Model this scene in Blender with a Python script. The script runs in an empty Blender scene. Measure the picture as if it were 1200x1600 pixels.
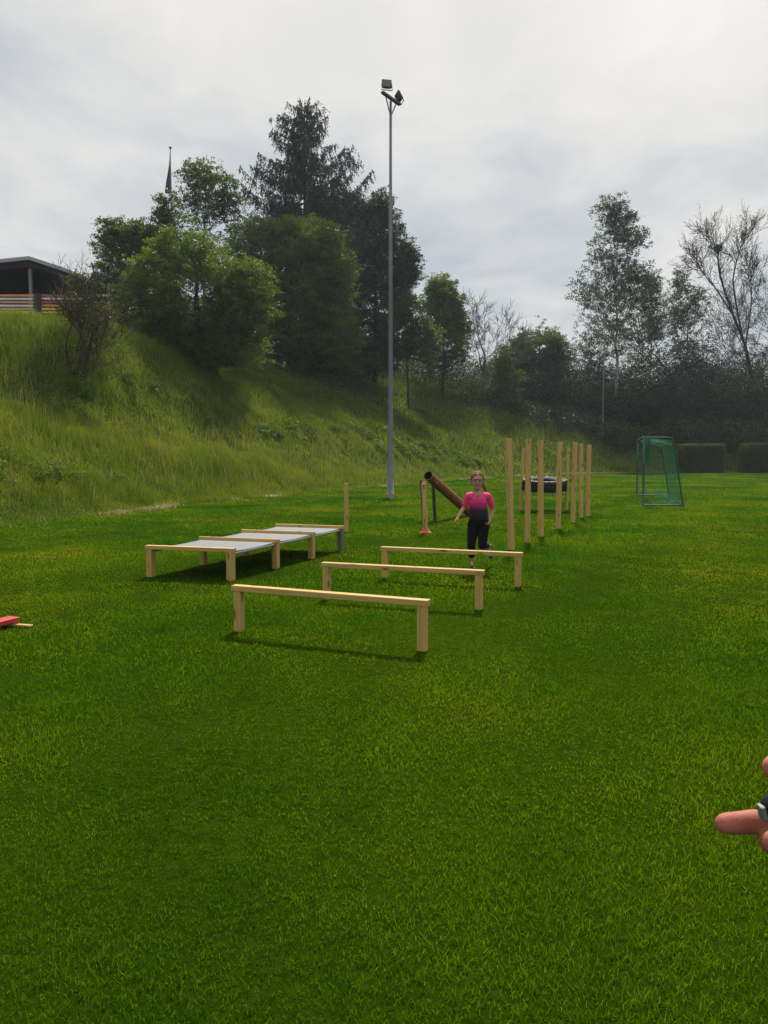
import bpy, bmesh, math, random
import numpy as np
from mathutils import Vector, Matrix

R = math.radians
rng = np.random.default_rng(7)
random.seed(7)
scn = bpy.context.scene
col = scn.collection

# ------------------------------------------------------------------ camera
PITCH = math.atan(88 / 1200)
CAMZ = 1.6
cam_d = bpy.data.cameras.new('camera')
cam_d.sensor_fit = 'VERTICAL'
cam_d.sensor_height = 36
cam_d.lens = 27
cam_d.clip_start = 0.05
cam_d.clip_end = 6000
cam = bpy.data.objects.new('camera', cam_d)
col.objects.link(cam)
cam.location = (0, 0, CAMZ)
cam.rotation_euler = (R(90) - PITCH, 0, 0)
scn.camera = cam

# ------------------------------------------------------------------ light
SUN_EL, SUN_AZ = R(50), R(9)          # azimuth to the right of +Y
sun_dir = Vector((math.sin(SUN_AZ) * math.cos(SUN_EL), math.cos(SUN_AZ) * math.cos(SUN_EL), math.sin(SUN_EL)))
sun_d = bpy.data.lights.new('sun', 'SUN')
sun_d.energy = 5.0
sun_d.angle = R(4.5)
sun_d.color = (1, .95, .86)
sun = bpy.data.objects.new('sun', sun_d)
col.objects.link(sun)
sun.rotation_euler = sun_dir.to_track_quat('Z', 'Y').to_euler()
scn.view_settings.view_transform = 'Standard'
scn.view_settings.look = 'None'
scn.view_settings.gamma = 1
scn.view_settings.exposure = 0

def N(nt, t, **kw):
    n = nt.nodes.new(t)
    for k, v in kw.items():
        if k in n.inputs: n.inputs[k].default_value = v
        else: setattr(n, k, v)
    return n

def ramp(nt, stops, fac=None):
    n = nt.nodes.new('ShaderNodeValToRGB')
    el = n.color_ramp.elements
    el[0].position, el[1].position = stops[0][0], stops[-1][0]
    el[0].color = (*stops[0][1], 1)
    el[1].color = (*stops[-1][1], 1)
    for p, c in stops[1:-1]:
        e = el.new(p); e.color = (*c, 1)
    if fac is not None: nt.links.new(fac, n.inputs[0])
    return n

world = bpy.data.worlds.new('World')
scn.world = world
world.use_nodes = True
nt = world.node_tree
nt.nodes.clear()
L = nt.links.new
out = N(nt, 'ShaderNodeOutputWorld')
sky = N(nt, 'ShaderNodeTexSky', sky_type='NISHITA', sun_disc=False, sun_elevation=SUN_EL, sun_rotation=SUN_AZ)
bg1 = N(nt, 'ShaderNodeBackground', Strength=.10)
L(sky.outputs[0], bg1.inputs[0])
tc = N(nt, 'ShaderNodeTexCoord')
sep = N(nt, 'ShaderNodeSeparateXYZ'); L(tc.outputs['Generated'], sep.inputs[0])
def M(op, a, b=None, c=None):
    n = nt.nodes.new('ShaderNodeMath'); n.operation = op
    for i, v in enumerate((a, b, c)):
        if v is None: continue
        if isinstance(v, (int, float)): n.inputs[i].default_value = v
        else: L(v, n.inputs[i])
    return n.outputs[0]
zc = M('MAXIMUM', sep.outputs[2], 0.0)
den = M('ADD', zc, .16)
comb = N(nt, 'ShaderNodeCombineXYZ')
L(M('DIVIDE', sep.outputs[0], den), comb.inputs[0]); L(M('DIVIDE', sep.outputs[1], den), comb.inputs[1])
mp = N(nt, 'ShaderNodeMapping'); L(comb.outputs[0], mp.inputs[0])
mp.inputs['Scale'].default_value = (1.0, .8, 1); mp.inputs['Rotation'].default_value = (0, 0, .5); mp.inputs['Location'].default_value = (3.3, 1.7, 0)
n1 = N(nt, 'ShaderNodeTexNoise', Scale=1.1, Detail=8, Roughness=.52, Distortion=.35); L(mp.outputs[0], n1.inputs['Vector'])
n2 = N(nt, 'ShaderNodeTexNoise', Scale=3.6, Detail=6, Roughness=.55, Distortion=.6); L(mp.outputs[0], n2.inputs['Vector'])
dot = N(nt, 'ShaderNodeVectorMath', operation='DOT_PRODUCT'); L(tc.outputs['Generated'], dot.inputs[0]); dot.inputs[1].default_value = sun_dir
glow = M('POWER', M('MAXIMUM', dot.outputs['Value'], 0), 7)
elev = M('MULTIPLY', zc, .55)
v = M('ADD', M('MULTIPLY', n1.outputs[0], .62), M('MULTIPLY', n2.outputs[0], .32))
v = M('ADD', v, M('MULTIPLY', elev, .86))
v = M('ADD', v, M('MULTIPLY', glow, .27))
cr = ramp(nt, [(.40, (.33, .39, .46)), (.52, (.46, .51, .555)), (.64, (.63, .645, .655)), (.76, (.80, .785, .75)), (.92, (.93, .895, .845)), (1.0, (1, .97, .93))], v)
bg2 = N(nt, 'ShaderNodeBackground', Strength=1.0); L(cr.outputs[0], bg2.inputs[0])
mx = N(nt, 'ShaderNodeMixShader'); mx.inputs[0].default_value = .92
L(bg1.outputs[0], mx.inputs[1]); L(bg2.outputs[0], mx.inputs[2]); L(mx.outputs[0], out.inputs[0])

# ------------------------------------------------------------------ helpers
cp, sp = math.cos(PITCH), math.sin(PITCH)
def ray(u, v):
    a, b = (u - 600) / 1200, (800 - v) / 1200
    return Vector((a, cp + b * sp, -sp + b * cp))
def G(u, v, z=0):
    d = ray(u, v); t = (z - CAMZ) / d.z
    return Vector((d.x * t, d.y * t, z))
def at(u, v, Y):
    d = ray(u, v); t = Y / d.y
    return Vector((d.x * t, Y, CAMZ + d.z * t))

def link(o, parent=None):
    col.objects.link(o)
    if parent: o.parent = parent
    return o
def tag(o, label=None, cat=None, group=None, kind=None):
    if label: o['label'] = label
    if cat: o['category'] = cat
    if group: o['group'] = group
    if kind: o['kind'] = kind
    return o
def empty(name, loc, label, cat, group=None, rz=0):
    o = bpy.data.objects.new(name, None); o.location = loc; o.rotation_euler = (0, 0, rz)
    o.empty_display_size = .2
    link(o); return tag(o, label, cat, group)

def npmesh(name, V, F, mat, parent=None, smooth=False):
    """V (n,3), F (m,k) with constant k"""
    me = bpy.data.meshes.new(name)
    V = np.asarray(V, np.float32); F = np.asarray(F, np.int32)
    m, k = F.shape
    me.vertices.add(len(V)); me.vertices.foreach_set('co', V.ravel())
    me.loops.add(m * k); me.loops.foreach_set('vertex_index', F.ravel())
    me.polygons.add(m)
    me.polygons.foreach_set('loop_start', np.arange(0, m * k, k, dtype=np.int32))
    me.polygons.foreach_set('loop_total', np.full(m, k, np.int32))
    if smooth: me.polygons.foreach_set('use_smooth', np.ones(m, bool))
    me.update(calc_edges=True)
    if mat: me.materials.append(mat)
    o = bpy.data.objects.new(name, me)
    return link(o, parent)

def bmobj(name, bm, mat, parent=None, smooth=False, bevel=0):
    bmesh.ops.recalc_face_normals(bm, faces=bm.faces)
    me = bpy.data.meshes.new(name); bm.to_mesh(me); bm.free()
    if smooth:
        for p in me.polygons: p.use_smooth = True
    if mat: me.materials.append(mat)
    o = bpy.data.objects.new(name, me); link(o, parent)
    if bevel:
        b = o.modifiers.new('bevel', 'BEVEL'); b.width = bevel; b.segments = 2; b.limit_method = 'ANGLE'
    return o

def add_box(bm, size, loc=(0, 0, 0), mat=None):
    r = bmesh.ops.create_cube(bm, size=1)
    for w in r['verts']:
        w.co = Vector((w.co.x * size[0], w.co.y * size[1], w.co.z * size[2]))
        if mat: w.co = mat @ w.co
        w.co += Vector(loc)
    return r['verts']

def tube_arrays(P, rad, sides=6, close=True):
    P = np.asarray(P, float); n = len(P)
    T = np.gradient(P, axis=0); T /= np.linalg.norm(T, axis=1)[:, None] + 1e-9
    ref = np.array([0, 0, 1.0]) if abs(T[0][2]) < .9 else np.array([1.0, 0, 0])
    A = np.cross(T, ref); A /= np.linalg.norm(A, axis=1)[:, None] + 1e-9
    B = np.cross(T, A)
    th = np.arange(sides) * 2 * np.pi / sides
    rad = np.broadcast_to(np.asarray(rad, float), (n,))
    V = P[:, None, :] + rad[:, None, None] * (np.cos(th)[None, :, None] * A[:, None, :] + np.sin(th)[None, :, None] * B[:, None, :])
    V = V.reshape(-1, 3)
    i = np.arange(n - 1)[:, None] * sides; j = np.arange(sides)[None, :]; k = (j + 1) % sides
    F = np.stack([i + j, i + k, i + sides + k, i + sides + j], -1).reshape(-1, 4)
    return V, F
class Acc:
    def __init__(s): s.V = []; s.F = []; s.n = 0
    def add(s, V, F): s.V.append(V); s.F.append(np.asarray(F) + s.n); s.n += len(V)
    def tube(s, P, rad, sides=6, caps=False):
        V, F = tube_arrays(P, rad, sides)
        s.add(V, F)
        if caps and sides == 4:
            n = len(V); s.F.append(np.array([[0, 1, 2, 3], [n - 4, n - 3, n - 2, n - 1]]) + s.n - n)
        elif caps:
            # fan of quads around the end
            n = len(V)
            for b in (0, n - sides):
                q = [[b, b + a, b + a + 1, b + a + 2] for a in range(1, sides - 2, 2)]
                if sides % 2: q.append([b, b + sides - 2, b + sides - 1, b + sides - 1])
                s.F.append(np.array(q) + s.n - n)
    def build(s, name, mat, parent=None, smooth=True):
        return npmesh(name, np.concatenate(s.V), np.concatenate(s.F), mat, parent, smooth)

# ------------------------------------------------------------------ materials
MATS = {}
def mat(name):
    m = bpy.data.materials.new(name); m.use_nodes = True
    m.node_tree.nodes.clear(); MATS[name] = m
    return m, m.node_tree
def simple(name, c, rough=.6, metal=0, noise=.15, nscale=8, spec=.4, bump=0):
    m, t = mat(name)
    o = N(t, 'ShaderNodeOutputMaterial'); p = N(t, 'ShaderNodeBsdfPrincipled', Roughness=rough, Metallic=metal)
    p.inputs['Specular IOR Level'].default_value = spec
    tcn = N(t, 'ShaderNodeTexCoord'); nz = N(t, 'ShaderNodeTexNoise', Scale=nscale, Detail=6, Roughness=.6)
    t.links.new(tcn.outputs['Object'], nz.inputs['Vector'])
    lo = tuple(x * (1 - noise) for x in c); hi = tuple(min(1, x * (1 + noise)) for x in c)
    r = ramp(t, [(.3, lo), (.7, hi)], nz.outputs[0])
    t.links.new(r.outputs[0], p.inputs['Base Color'])
    if bump:
        b = N(t, 'ShaderNodeBump', Strength=bump, Distance=.01); t.links.new(nz.outputs[0], b.inputs['Height']); t.links.new(b.outputs[0], p.inputs['Normal'])
    t.links.new(p.outputs[0], o.inputs[0])
    return m

def leafmat(name, c0, c1, c2, trans=.45, tcol=None, patch=.35, rough=.5):
    """thin vegetation; colour varies per leaf and by soft patches in the plant"""
    m, t = mat(name); l = t.links.new
    o = N(t, 'ShaderNodeOutputMaterial')
    g = N(t, 'ShaderNodeNewGeometry'); tcn = N(t, 'ShaderNodeTexCoord')
    nz = N(t, 'ShaderNodeTexNoise', Scale=patch, Detail=5, Roughness=.6); l(tcn.outputs['Object'], nz.inputs['Vector'])
    a = t.nodes.new('ShaderNodeMath'); a.operation = 'MULTIPLY_ADD'; l(g.outputs['Random Per Island'], a.inputs[0]); a.inputs[1].default_value = .45
    b = t.nodes.new('ShaderNodeMath'); b.operation = 'MULTIPLY_ADD'; l(nz.outputs[0], b.inputs[0]); b.inputs[1].default_value = 1.5; b.inputs[2].default_value = -.47
    l(b.outputs[0], a.inputs[2])
    r = ramp(t, [(.05, c0), (.5, c1), (.98, c2)], a.outputs[0])
    p = N(t, 'ShaderNodeBsdfPrincipled', Roughness=rough); p.inputs['Specular IOR Level'].default_value = .15
    l(r.outputs[0], p.inputs['Base Color'])
    tr = N(t, 'ShaderNodeBsdfTranslucent')
    mixc = N(t, 'ShaderNodeMix', data_type='RGBA', blend_type='MULTIPLY'); mixc.inputs[0].default_value = 1
    l(r.outputs[0], mixc.inputs[6]); mixc.inputs[7].default_value = (*(tcol or (1.5, 1.45, .6)), 1)
    l(mixc.outputs[2], tr.inputs[0])
    s = N(t, 'ShaderNodeMixShader'); s.inputs[0].default_value = trans
    l(p.outputs[0], s.inputs[1]); l(tr.outputs[0], s.inputs[2]); l(s.outputs[0], o.inputs[0])
    return m

def woodmat(name, light, dark, knot=(.22, .1, .035)):
    m, t = mat(name); l = t.links.new
    o = N(t, 'ShaderNodeOutputMaterial'); p = N(t, 'ShaderNodeBsdfPrincipled', Roughness=.62); p.inputs['Specular IOR Level'].default_value = .3
    tcn = N(t, 'ShaderNodeTexCoord'); oi = N(t, 'ShaderNodeObjectInfo')
    ad = N(t, 'ShaderNodeVectorMath', operation='MULTIPLY_ADD'); l(oi.outputs['Random'], ad.inputs[0]); ad.inputs[1].default_value = (9, 7, 31); l(tcn.outputs['Object'], ad.inputs[2])
    mp = N(t, 'ShaderNodeMapping'); l(ad.outputs[0], mp.inputs[0]); mp.inputs['Scale'].default_value = (22, 22, .9)
    nz = N(t, 'ShaderNodeTexNoise', Scale=2.2, Detail=6, Roughness=.6, Distortion=.6); l(mp.outputs[0], nz.inputs['Vector'])
    r = ramp(t, [(.3, dark), (.62, light)], nz.outputs[0])
    mp2 = N(t, 'ShaderNodeMapping'); l(ad.outputs[0], mp2.inputs[0]); mp2.inputs['Scale'].default_value = (10, 10, 3.2)
    vo = N(t, 'ShaderNodeTexVoronoi', Scale=1.0); l(mp2.outputs[0], vo.inputs['Vector'])
    kr = ramp(t, [(.10, (1, 1, 1)), (.22, (0, 0, 0))], vo.outputs['Distance'])
    mxn = N(t, 'ShaderNodeMix', data_type='RGBA'); l(kr.outputs[0], mxn.inputs[0]); l(r.outputs[0], mxn.inputs[6]); mxn.inputs[7].default_value = (*knot, 1)
    l(mxn.outputs[2], p.inputs['Base Color'])
    b = N(t, 'ShaderNodeBump', Strength=.25, Distance=.003); l(nz.outputs[0], b.inputs['Height']); l(b.outputs[0], p.inputs['Normal'])
    l(p.outputs[0], o.inputs[0])
    return m

pine = woodmat('pine_wood', (.60, .41, .135), (.43, .27, .08))
greywood = woodmat('weathered_wood', (.22, .2, .17), (.13, .115, .095), (.08, .06, .05))
darkwood_pipeshade = woodmat('dark_wood_and_pipe_shade', (.05, .042, .03), (.025, .02, .016), (.02, .015, .01))
bark_dark = simple('bark_dark', (.036, .030, .026), .9, noise=.4, nscale=6)
bark_grey = simple('bark_grey', (.10, .085, .07), .9, noise=.4, nscale=5)
bark_birch = simple('bark_birch', (.33, .31, .28), .8, noise=.5, nscale=3)
mast_grey = simple('galvanised_steel', (.15, .17, .19), .55, .35, .14, 3)
lamp_grey = simple('lamp_housing', (.07, .075, .085), .6, .2)
glass_m = simple('lamp_glass', (.10, .11, .12), .3, 0, .05)
concrete = simple('concrete', (.30, .29, .27), .9, 0, .2, 14, bump=.3)
rubber = simple('tyre_rubber', (.022, .022, .024), .75, 0, .3, 20, bump=.2)
rubber_pale = simple('pale_tyre_edge', (.34, .34, .34), .7, 0, .35, 12)
red_paint = simple('red_paint', (.52, .045, .05), .45, 0, .1, 10)
orange_plastic = simple('orange_plastic', (.50, .11, .045), .5, 0, .1)
sheet_m = simple('grey_white_board', (.30, .315, .345), .32, 0, .04, 3, spec=.6)
goal_m = simple('green_painted_tube', (.03, .085, .065), .5, .1, .15)
net_m = leafmat('green_net', (.02, .22, .10), (.03, .30, .14), (.04, .38, .18), .3, (1, 1.1, 1), .8)
roof_m = simple('roof_edge_metal', (.34, .37, .40), .5, .2, .08)
darkbrown = simple('dark_brown_boards', (.045, .026, .024), .85, 0, .25, 3)
postgrey = simple('grey_post', (.20, .21, .22), .7)
straw_m = leafmat('dry_straw', (.16, .14, .045), (.29, .25, .085), (.42, .36, .15), .25, (1, 1, .8), 1.2)
flag_m = simple('flag_cloth', (.16, .16, .19), .85, 0, .2)

# rusty pipe
def rustmat():
    m, t = mat('rusty_pipe'); l = t.links.new
    o = N(t, 'ShaderNodeOutputMaterial'); p = N(t, 'ShaderNodeBsdfPrincipled', Roughness=.55)
    tcn = N(t, 'ShaderNodeTexCoord'); nz = N(t, 'ShaderNodeTexNoise', Scale=6, Detail=8, Roughness=.65); l(tcn.outputs['Object'], nz.inputs['Vector'])
    r = ramp(t, [(.3, (.16, .045, .02)), (.55, (.27, .075, .03)), (.75, (.36, .13, .06))], nz.outputs[0]); l(r.outputs[0], p.inputs['Base Color'])
    l(p.outputs[0], o.inputs[0]); return m
rust = rustmat()

# ------------------------------------------------------------------ terrain
TOE = np.array([(-24, -32), (-14, 0), (-8.6, 17), (-6.7, 25.3), (-1.9, 36), (2.6, 46), (8, 57), (14.5, 66), (26, 73.5), (60, 79), (160, 86)], float)
def toe_dist(x, y):
    x = np.asarray(x, float); y = np.asarray(y, float)
    best = np.full(x.shape, 1e9); sgn = np.ones(x.shape)
    for (ax, ay), (bx, by) in zip(TOE[:-1], TOE[1:]):
        dx, dy = bx - ax, by - ay; LL = dx * dx + dy * dy
        tt = np.clip(((x - ax) * dx + (y - ay) * dy) / LL, 0, 1)
        d = np.hypot(x - ax - tt * dx, y - ay - tt * dy)
        cr_ = dx * (y - ay) - dy * (x - ax)
        up = d < best
        best = np.where(up, d, best); sgn = np.where(up, np.sign(cr_), sgn)
    return best * sgn
def lump(x, y):
    return (np.sin(x * .9 + 1.3 * np.sin(y * .37)) * np.cos(y * .71 + .8 * np.sin(x * .5)) * .5
            + np.sin(x * 2.3 + y * 1.1 + np.sin(y * 1.7)) * .25 + np.sin(x * .31 - y * .22 + 2) * .6)
def H(x, y):
    d = toe_dist(x, y)
    x = np.asarray(x, float); y = np.asarray(y, float)
    g_ = np.exp(-(((x + 14.2) / 4.5) ** 2 + ((y - 37) / 6) ** 2))
    cap = 7.08 + .55 * g_ + 2.35 * np.clip((y - 40) / 22, 0, 1) + .015 * np.clip(d - 16, 0, 400)
    k = .58 + .22 * g_
    s = k * (np.sqrt(np.clip(d, 0, None) ** 2 + .35) - .59) 
    s = np.clip(s, 0, None)
    a = 1.0
    z = np.minimum(s, cap) - a * .25 * np.clip(1 - np.abs(s - cap) / a, 0, 1) ** 2
    w = np.clip(d / 2.5, 0, 1) * np.clip(1.25 - np.abs(s - cap * .5) / cap, .15, 1)
    z = z + (lump(x, y) * .22 + lump(x * 2.7, y * 2.9) * .10) * w
    return np.where(d > 0, np.maximum(z, 0), 0.0)
def h1(x, y): return float(H(np.array([x]), np.array([y]))[0])
def onground(u, Y):
    x = (u - 600) / 1200 * Y          # good to a few cm; refined with the ray
    for _ in range(4):
        z = h1(x, Y)
        # solve for v that gives height z at depth Y
        t_ = (z - CAMZ) / Y
        b = (t_ * cp + sp) / (cp - t_ * sp)
        x = (u - 600) / 1200 * Y / (cp + b * sp)
    return Vector((x, Y, h1(x, Y)))

def groundmat():
    m, t = mat('ground_turf'); l = t.links.new
    o = N(t, 'ShaderNodeOutputMaterial'); p = N(t, 'ShaderNodeBsdfPrincipled', Roughness=.85); p.inputs['Specular IOR Level'].default_value = .0
    tcn = N(t, 'ShaderNodeTexCoord')
    n1 = N(t, 'ShaderNodeTexNoise', Scale=.22, Detail=6, Roughness=.6); l(tcn.outputs['Object'], n1.inputs['Vector'])
    n2 = N(t, 'ShaderNodeTexNoise', Scale=14, Detail=8, Roughness=.7); l(tcn.outputs['Object'], n2.inputs['Vector'])
    r1 = ramp(t, [(.3, (.015, .034, .002)), (.52, (.026, .052, .002)), (.72, (.044, .066, .003))], n1.outputs[0])
    r2 = ramp(t, [(.25, (.35, .35, .35)), (.7, (1.2, 1.2, 1.1))], n2.outputs[0])
    mm = N(t, 'ShaderNodeMix', data_type='RGBA', blend_type='MULTIPLY'); mm.inputs[0].default_value = 1
    l(r1.outputs[0], mm.inputs[6]); l(r2.outputs[0], mm.inputs[7])
    at_ = N(t, 'ShaderNodeAttribute', attribute_name='bank')
    r3 = ramp(t, [(.3, (.020, .036, .007)), (.7, (.045, .065, .014))], n2.outputs[0])
    m2 = N(t, 'ShaderNodeMix', data_type='RGBA'); l(at_.outputs['Fac'], m2.inputs[0]); l(mm.outputs[2], m2.inputs[6]); l(r3.outputs[0], m2.inputs[7])
    l(m2.outputs[2], p.inputs['Base Color'])
    b = N(t, 'ShaderNodeBump', Strength=.6, Distance=.03); l(n2.outputs[0], b.inputs['Height']); l(b.outputs[0], p.inputs['Normal'])
    l(p.outputs[0], o.inputs[0]); return m

gx = np.concatenate([[-3000, -1200, -500, -250, -150, -100, -80, -60, -50], np.arange(-42, 70, .5), [75, 80, 90, 100, 120, 160, 220, 400, 900, 3000]])
gy = np.concatenate([[-1500, -500, -200, -100, -60, -30], np.arange(-12, 110, .5), [115, 120, 130, 140, 160, 200, 300, 500, 1200, 4000]])
XX, YY = np.meshgrid(gx, gy)
ZZ = H(XX, YY)
nx, ny = len(gx), len(gy)
idx = np.arange(nx * ny).reshape(ny, nx)
GF = np.stack([idx[:-1, :-1], idx[:-1, 1:], idx[1:, 1:], idx[1:, :-1]], -1).reshape(-1, 4)
ground = npmesh('ground', np.stack([XX, YY, ZZ], -1).reshape(-1, 3), GF, groundmat(), smooth=True)
tag(ground, kind='structure')
aa = ground.data.attributes.new('bank', 'FLOAT', 'POINT')
aa.data.foreach_set('value', np.clip(toe_dist(XX, YY) / .6 + .3, 0, 1).ravel().astype(np.float32))

# ------------------------------------------------------------------ grass
def blades(name, x, y, z, ln, wd, lean, mat_, sway=None, label=None, cat='grass', segs=2):
    n = len(x)
    th = rng.uniform(0, 2 * np.pi, n)               # facing
    ph = rng.uniform(0, 2 * np.pi, n) if sway is None else sway
    b = np.stack([x, y, z - .006], -1)
    sd = np.stack([np.cos(th), np.sin(th), np.zeros(n)], -1) * (wd * .5)[:, None]
    dr = np.stack([np.cos(ph), np.sin(ph), np.zeros(n)], -1)
    up = np.array([0, 0, 1.0])
    le = lean * ln
    mid = b + up * (ln * .55)[:, None] + dr * (le * .35)[:, None]
    tip = b + up * (ln * np.clip(1 - lean * .35, .3, 1))[:, None] + dr * (le)[:, None]
    if segs == 2:
        V = np.stack([b - sd, b + sd, mid - sd * .8, mid + sd * .8, tip], 1).reshape(-1, 3)
        k = np.arange(n)[:, None, None] * 5
        F = (k + np.array([[0, 1, 3], [0, 3, 2], [2, 3, 4]])[None]).reshape(-1, 3)
    else:
        V = np.stack([b - sd, b + sd, tip], 1).reshape(-1, 3)
        F = np.arange(3 * n).reshape(-1, 3)
    o = npmesh(name, V, F, mat_)
    return tag(o, label, cat, kind='stuff')

def lawnmat():
    m, t = mat('lawn_blades'); l = t.links.new
    o = N(t, 'ShaderNodeOutputMaterial')
    g = N(t, 'ShaderNodeNewGeometry'); tcn = N(t, 'ShaderNodeTexCoord')
    n1 = N(t, 'ShaderNodeTexNoise', Scale=.30, Detail=4, Roughness=.55); l(tcn.outputs['Object'], n1.inputs['Vector'])
    n2 = N(t, 'ShaderNodeTexNoise', Scale=2.6, Detail=4, Roughness=.6); l(tcn.outputs['Object'], n2.inputs['Vector'])
    a = t.nodes.new('ShaderNodeMath'); a.operation = 'MULTIPLY_ADD'; l(n1.outputs[0], a.inputs[0]); a.inputs[1].default_value = 1.75
    b = t.nodes.new('ShaderNodeMath'); b.operation = 'MULTIPLY_ADD'; l(n2.outputs[0], b.inputs[0]); b.inputs[1].default_value = .60; b.inputs[2].default_value = -.74
    c = t.nodes.new('ShaderNodeMath'); c.operation = 'MULTIPLY_ADD'; l(g.outputs['Random Per Island'], c.inputs[0]); c.inputs[1].default_value = .20; l(b.outputs[0], c.inputs[2])
    l(c.outputs[0], a.inputs[2])
    r = ramp(t, [(.06, (.012, .058, .004)), (.36, (.036, .112, .005)), (.60, (.074, .152, .006)), (.84, (.128, .175, .009)), (1, (.25, .23, .06))], a.outputs[0])
    p = N(t, 'ShaderNodeBsdfPrincipled', Roughness=.5); p.inputs['Specular IOR Level'].default_value = .0
    l(r.outputs[0], p.inputs['Base Color'])
    tr = N(t, 'ShaderNodeBsdfTranslucent')
    mixc = N(t, 'ShaderNodeMix', data_type='RGBA', blend_type='MULTIPLY'); mixc.inputs[0].default_value = 1
    l(r.outputs[0], mixc.inputs[6]); mixc.inputs[7].default_value = (1.8, 1.6, .4, 1); l(mixc.outputs[2], tr.inputs[0])
    s = N(t, 'ShaderNodeMixShader'); s.inputs[0].default_value = .58
    l(p.outputs[0], s.inputs[1]); l(tr.outputs[0], s.inputs[2]); l(s.outputs[0], o.inputs[0])
    return m
lawn_m = lawnmat()

def scatter(y0, y1, dens, margin=.8, half=.52):
    """uniform points in the wedge the view can see, plus a margin to each side"""
    w = half * y1 + margin
    n = int((y1 - y0) * 2 * w * dens)
    x = rng.uniform(-w, w, n); y = rng.uniform(y0, y1, n)
    k = np.abs(x) < half * y + margin
    return x[k], y[k]
parts = []
for y0, y1, dens, ln, wd in ((1.5, 3.2, 11000, .045, .0028), (3.2, 5.5, 6500, .045, .0040), (5.5, 9, 3000, .043, .0062), (9, 15, 1500, .044, .0095), (15, 26, 760, .048, .017), (26, 45, 280, .055, .030), (45, 82, 95, .06, .06)):
    x, y = scatter(y0, y1, dens)
    k = toe_dist(x, y) < .3
    x, y = x[k], y[k]
    n = len(x)
    tf = .72 + .38 * np.clip(lump(x * 3.1, y * 3.1) + .5 * lump(x * 9.3 + 2, y * 8.1) + .2, -.8, 1)      # tufts
    parts.append((x, y, ln * tf * rng.uniform(.55, 1.3, n), wd * rng.uniform(.6, 1.3, n), rng.uniform(.1, 1.6, n)))
X, Y_, LN, WD, LE = [np.concatenate([p_[i] for p_ in parts]) for i in range(5)]
blades('lawn_grass', X, Y_, H(X, Y_), LN, WD, LE, lawn_m, label='short mown green lawn covering the sports field', segs=2)

def leaf_quads(C, size, flat=.4, droop=0, aspect=.55):
    n = len(C)
    nrm = rng.normal(0, 1, (n, 3)); nrm[:, 2] = np.abs(nrm[:, 2]) + flat
    nrm /= np.linalg.norm(nrm, axis=1)[:, None]
    a = rng.normal(0, 1, (n, 3)); a[:, 2] -= droop
    a -= (a * nrm).sum(1)[:, None] * nrm; a /= np.linalg.norm(a, axis=1)[:, None] + 1e-9
    b = np.cross(nrm, a)
    s = (np.asarray(size) * rng.uniform(.55, 1.35, n))[:, None]
    V = np.stack([C - a * s * .5, C + b * s * aspect * .5, C + a * s * .5 - nrm * s * .1, C - b * s * aspect * .5], 1).reshape(-1, 3)
    F = np.arange(4 * n).reshape(-1, 4)
    return V, F

# tall meadow grass on the bank
bank_m = leafmat('meadow_grass', (.052, .105, .006), (.115, .170, .012), (.23, .25, .05), .55, (1.35, 1.3, .55), .55)
parts = []
for y0, y1, dens, ln, wd in ((10, 24, 1100, .36, .008), (24, 36, 560, .38, .012), (36, 55, 240, .40, .020), (55, 95, 60, .48, .042)):
    x, y = scatter(y0, y1, dens, 1.5, .53)
    d = toe_dist(x, y); k = (d > -.1) & (d < 24)
    x, y, d = x[k], y[k], d[k]
    n = len(x)
    cl = np.clip(.9 + .45 * lump(x * 1.7 + 5, y * 1.7) + .3 * lump(x * 4 + 1, y * 4.2), .4, 1.7)
    parts.append((x, y, ln * cl * np.clip(.5 + d * .7, .5, 1) * rng.uniform(.5, 1.35, n), wd * rng.uniform(.5, 1.4, n), rng.uniform(.15, 1.3, n)))
X, Y_, LN, WD, LE = [np.concatenate([p_[i] for p_ in parts]) for i in range(5)]
n = len(X)
sw = rng.normal(-1.2, 1.3, n)
blades('meadow_grass', X, Y_, H(X, Y_), LN, WD, LE, bank_m, sway=sw, label='tall uncut meadow grass covering the steep bank', segs=2)
x, y = scatter(12, 60, 130, 1.5, .53); d = toe_dist(x, y); k = (d > 1.6) & (d < 22)
w_ = lump(x * 2.2 + 9, y * 2.0) + .8 * lump(x * .7, y * .9 + 4)
k &= (w_ + rng.normal(0, .25, len(x)) > .8)
x, y = x[k], y[k]
rep_ = 9
C_ = np.repeat(np.stack([x, y, H(x, y)], -1), rep_, axis=0); n = len(C_)
C_ += np.stack([rng.normal(0, .10, n), rng.normal(0, .10, n), rng.uniform(.05, .42, n)], -1)
V, F = leaf_quads(C_, .075 + .0016 * C_[:, 1], .2, .2, .5)
herb_m = leafmat('meadow_herbs', (.045, .090, .008), (.085, .145, .012), (.16, .20, .035), .5, (1.4, 1.35, .5), .8)
tag(npmesh('meadow_herbs', V, F, herb_m), 'broad-leaved weeds growing in clumps among the meadow grass', 'weeds', kind='stuff')
# pale seed stalks
x, y = scatter(12, 50, 12, 1.5, .53); d = toe_dist(x, y); k = (d > .6) & (d < 20) & (lump(x * .8, y * .8) > -.25); x, y = x[k], y[k]; n = len(x)
stalk_m = leafmat('seed_stalks', (.12, .14, .03), (.20, .21, .07), (.30, .28, .13), .4, (1.2, 1.15, .7), .5)
blades('seed_stalks', x, y, H(x, y), rng.uniform(.5, .95, n), rng.uniform(.008, .02, n) * (.4 + y / 30), rng.uniform(.1, .55, n), stalk_m, label='pale flowering grass stalks rising above the meadow grass')
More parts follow.
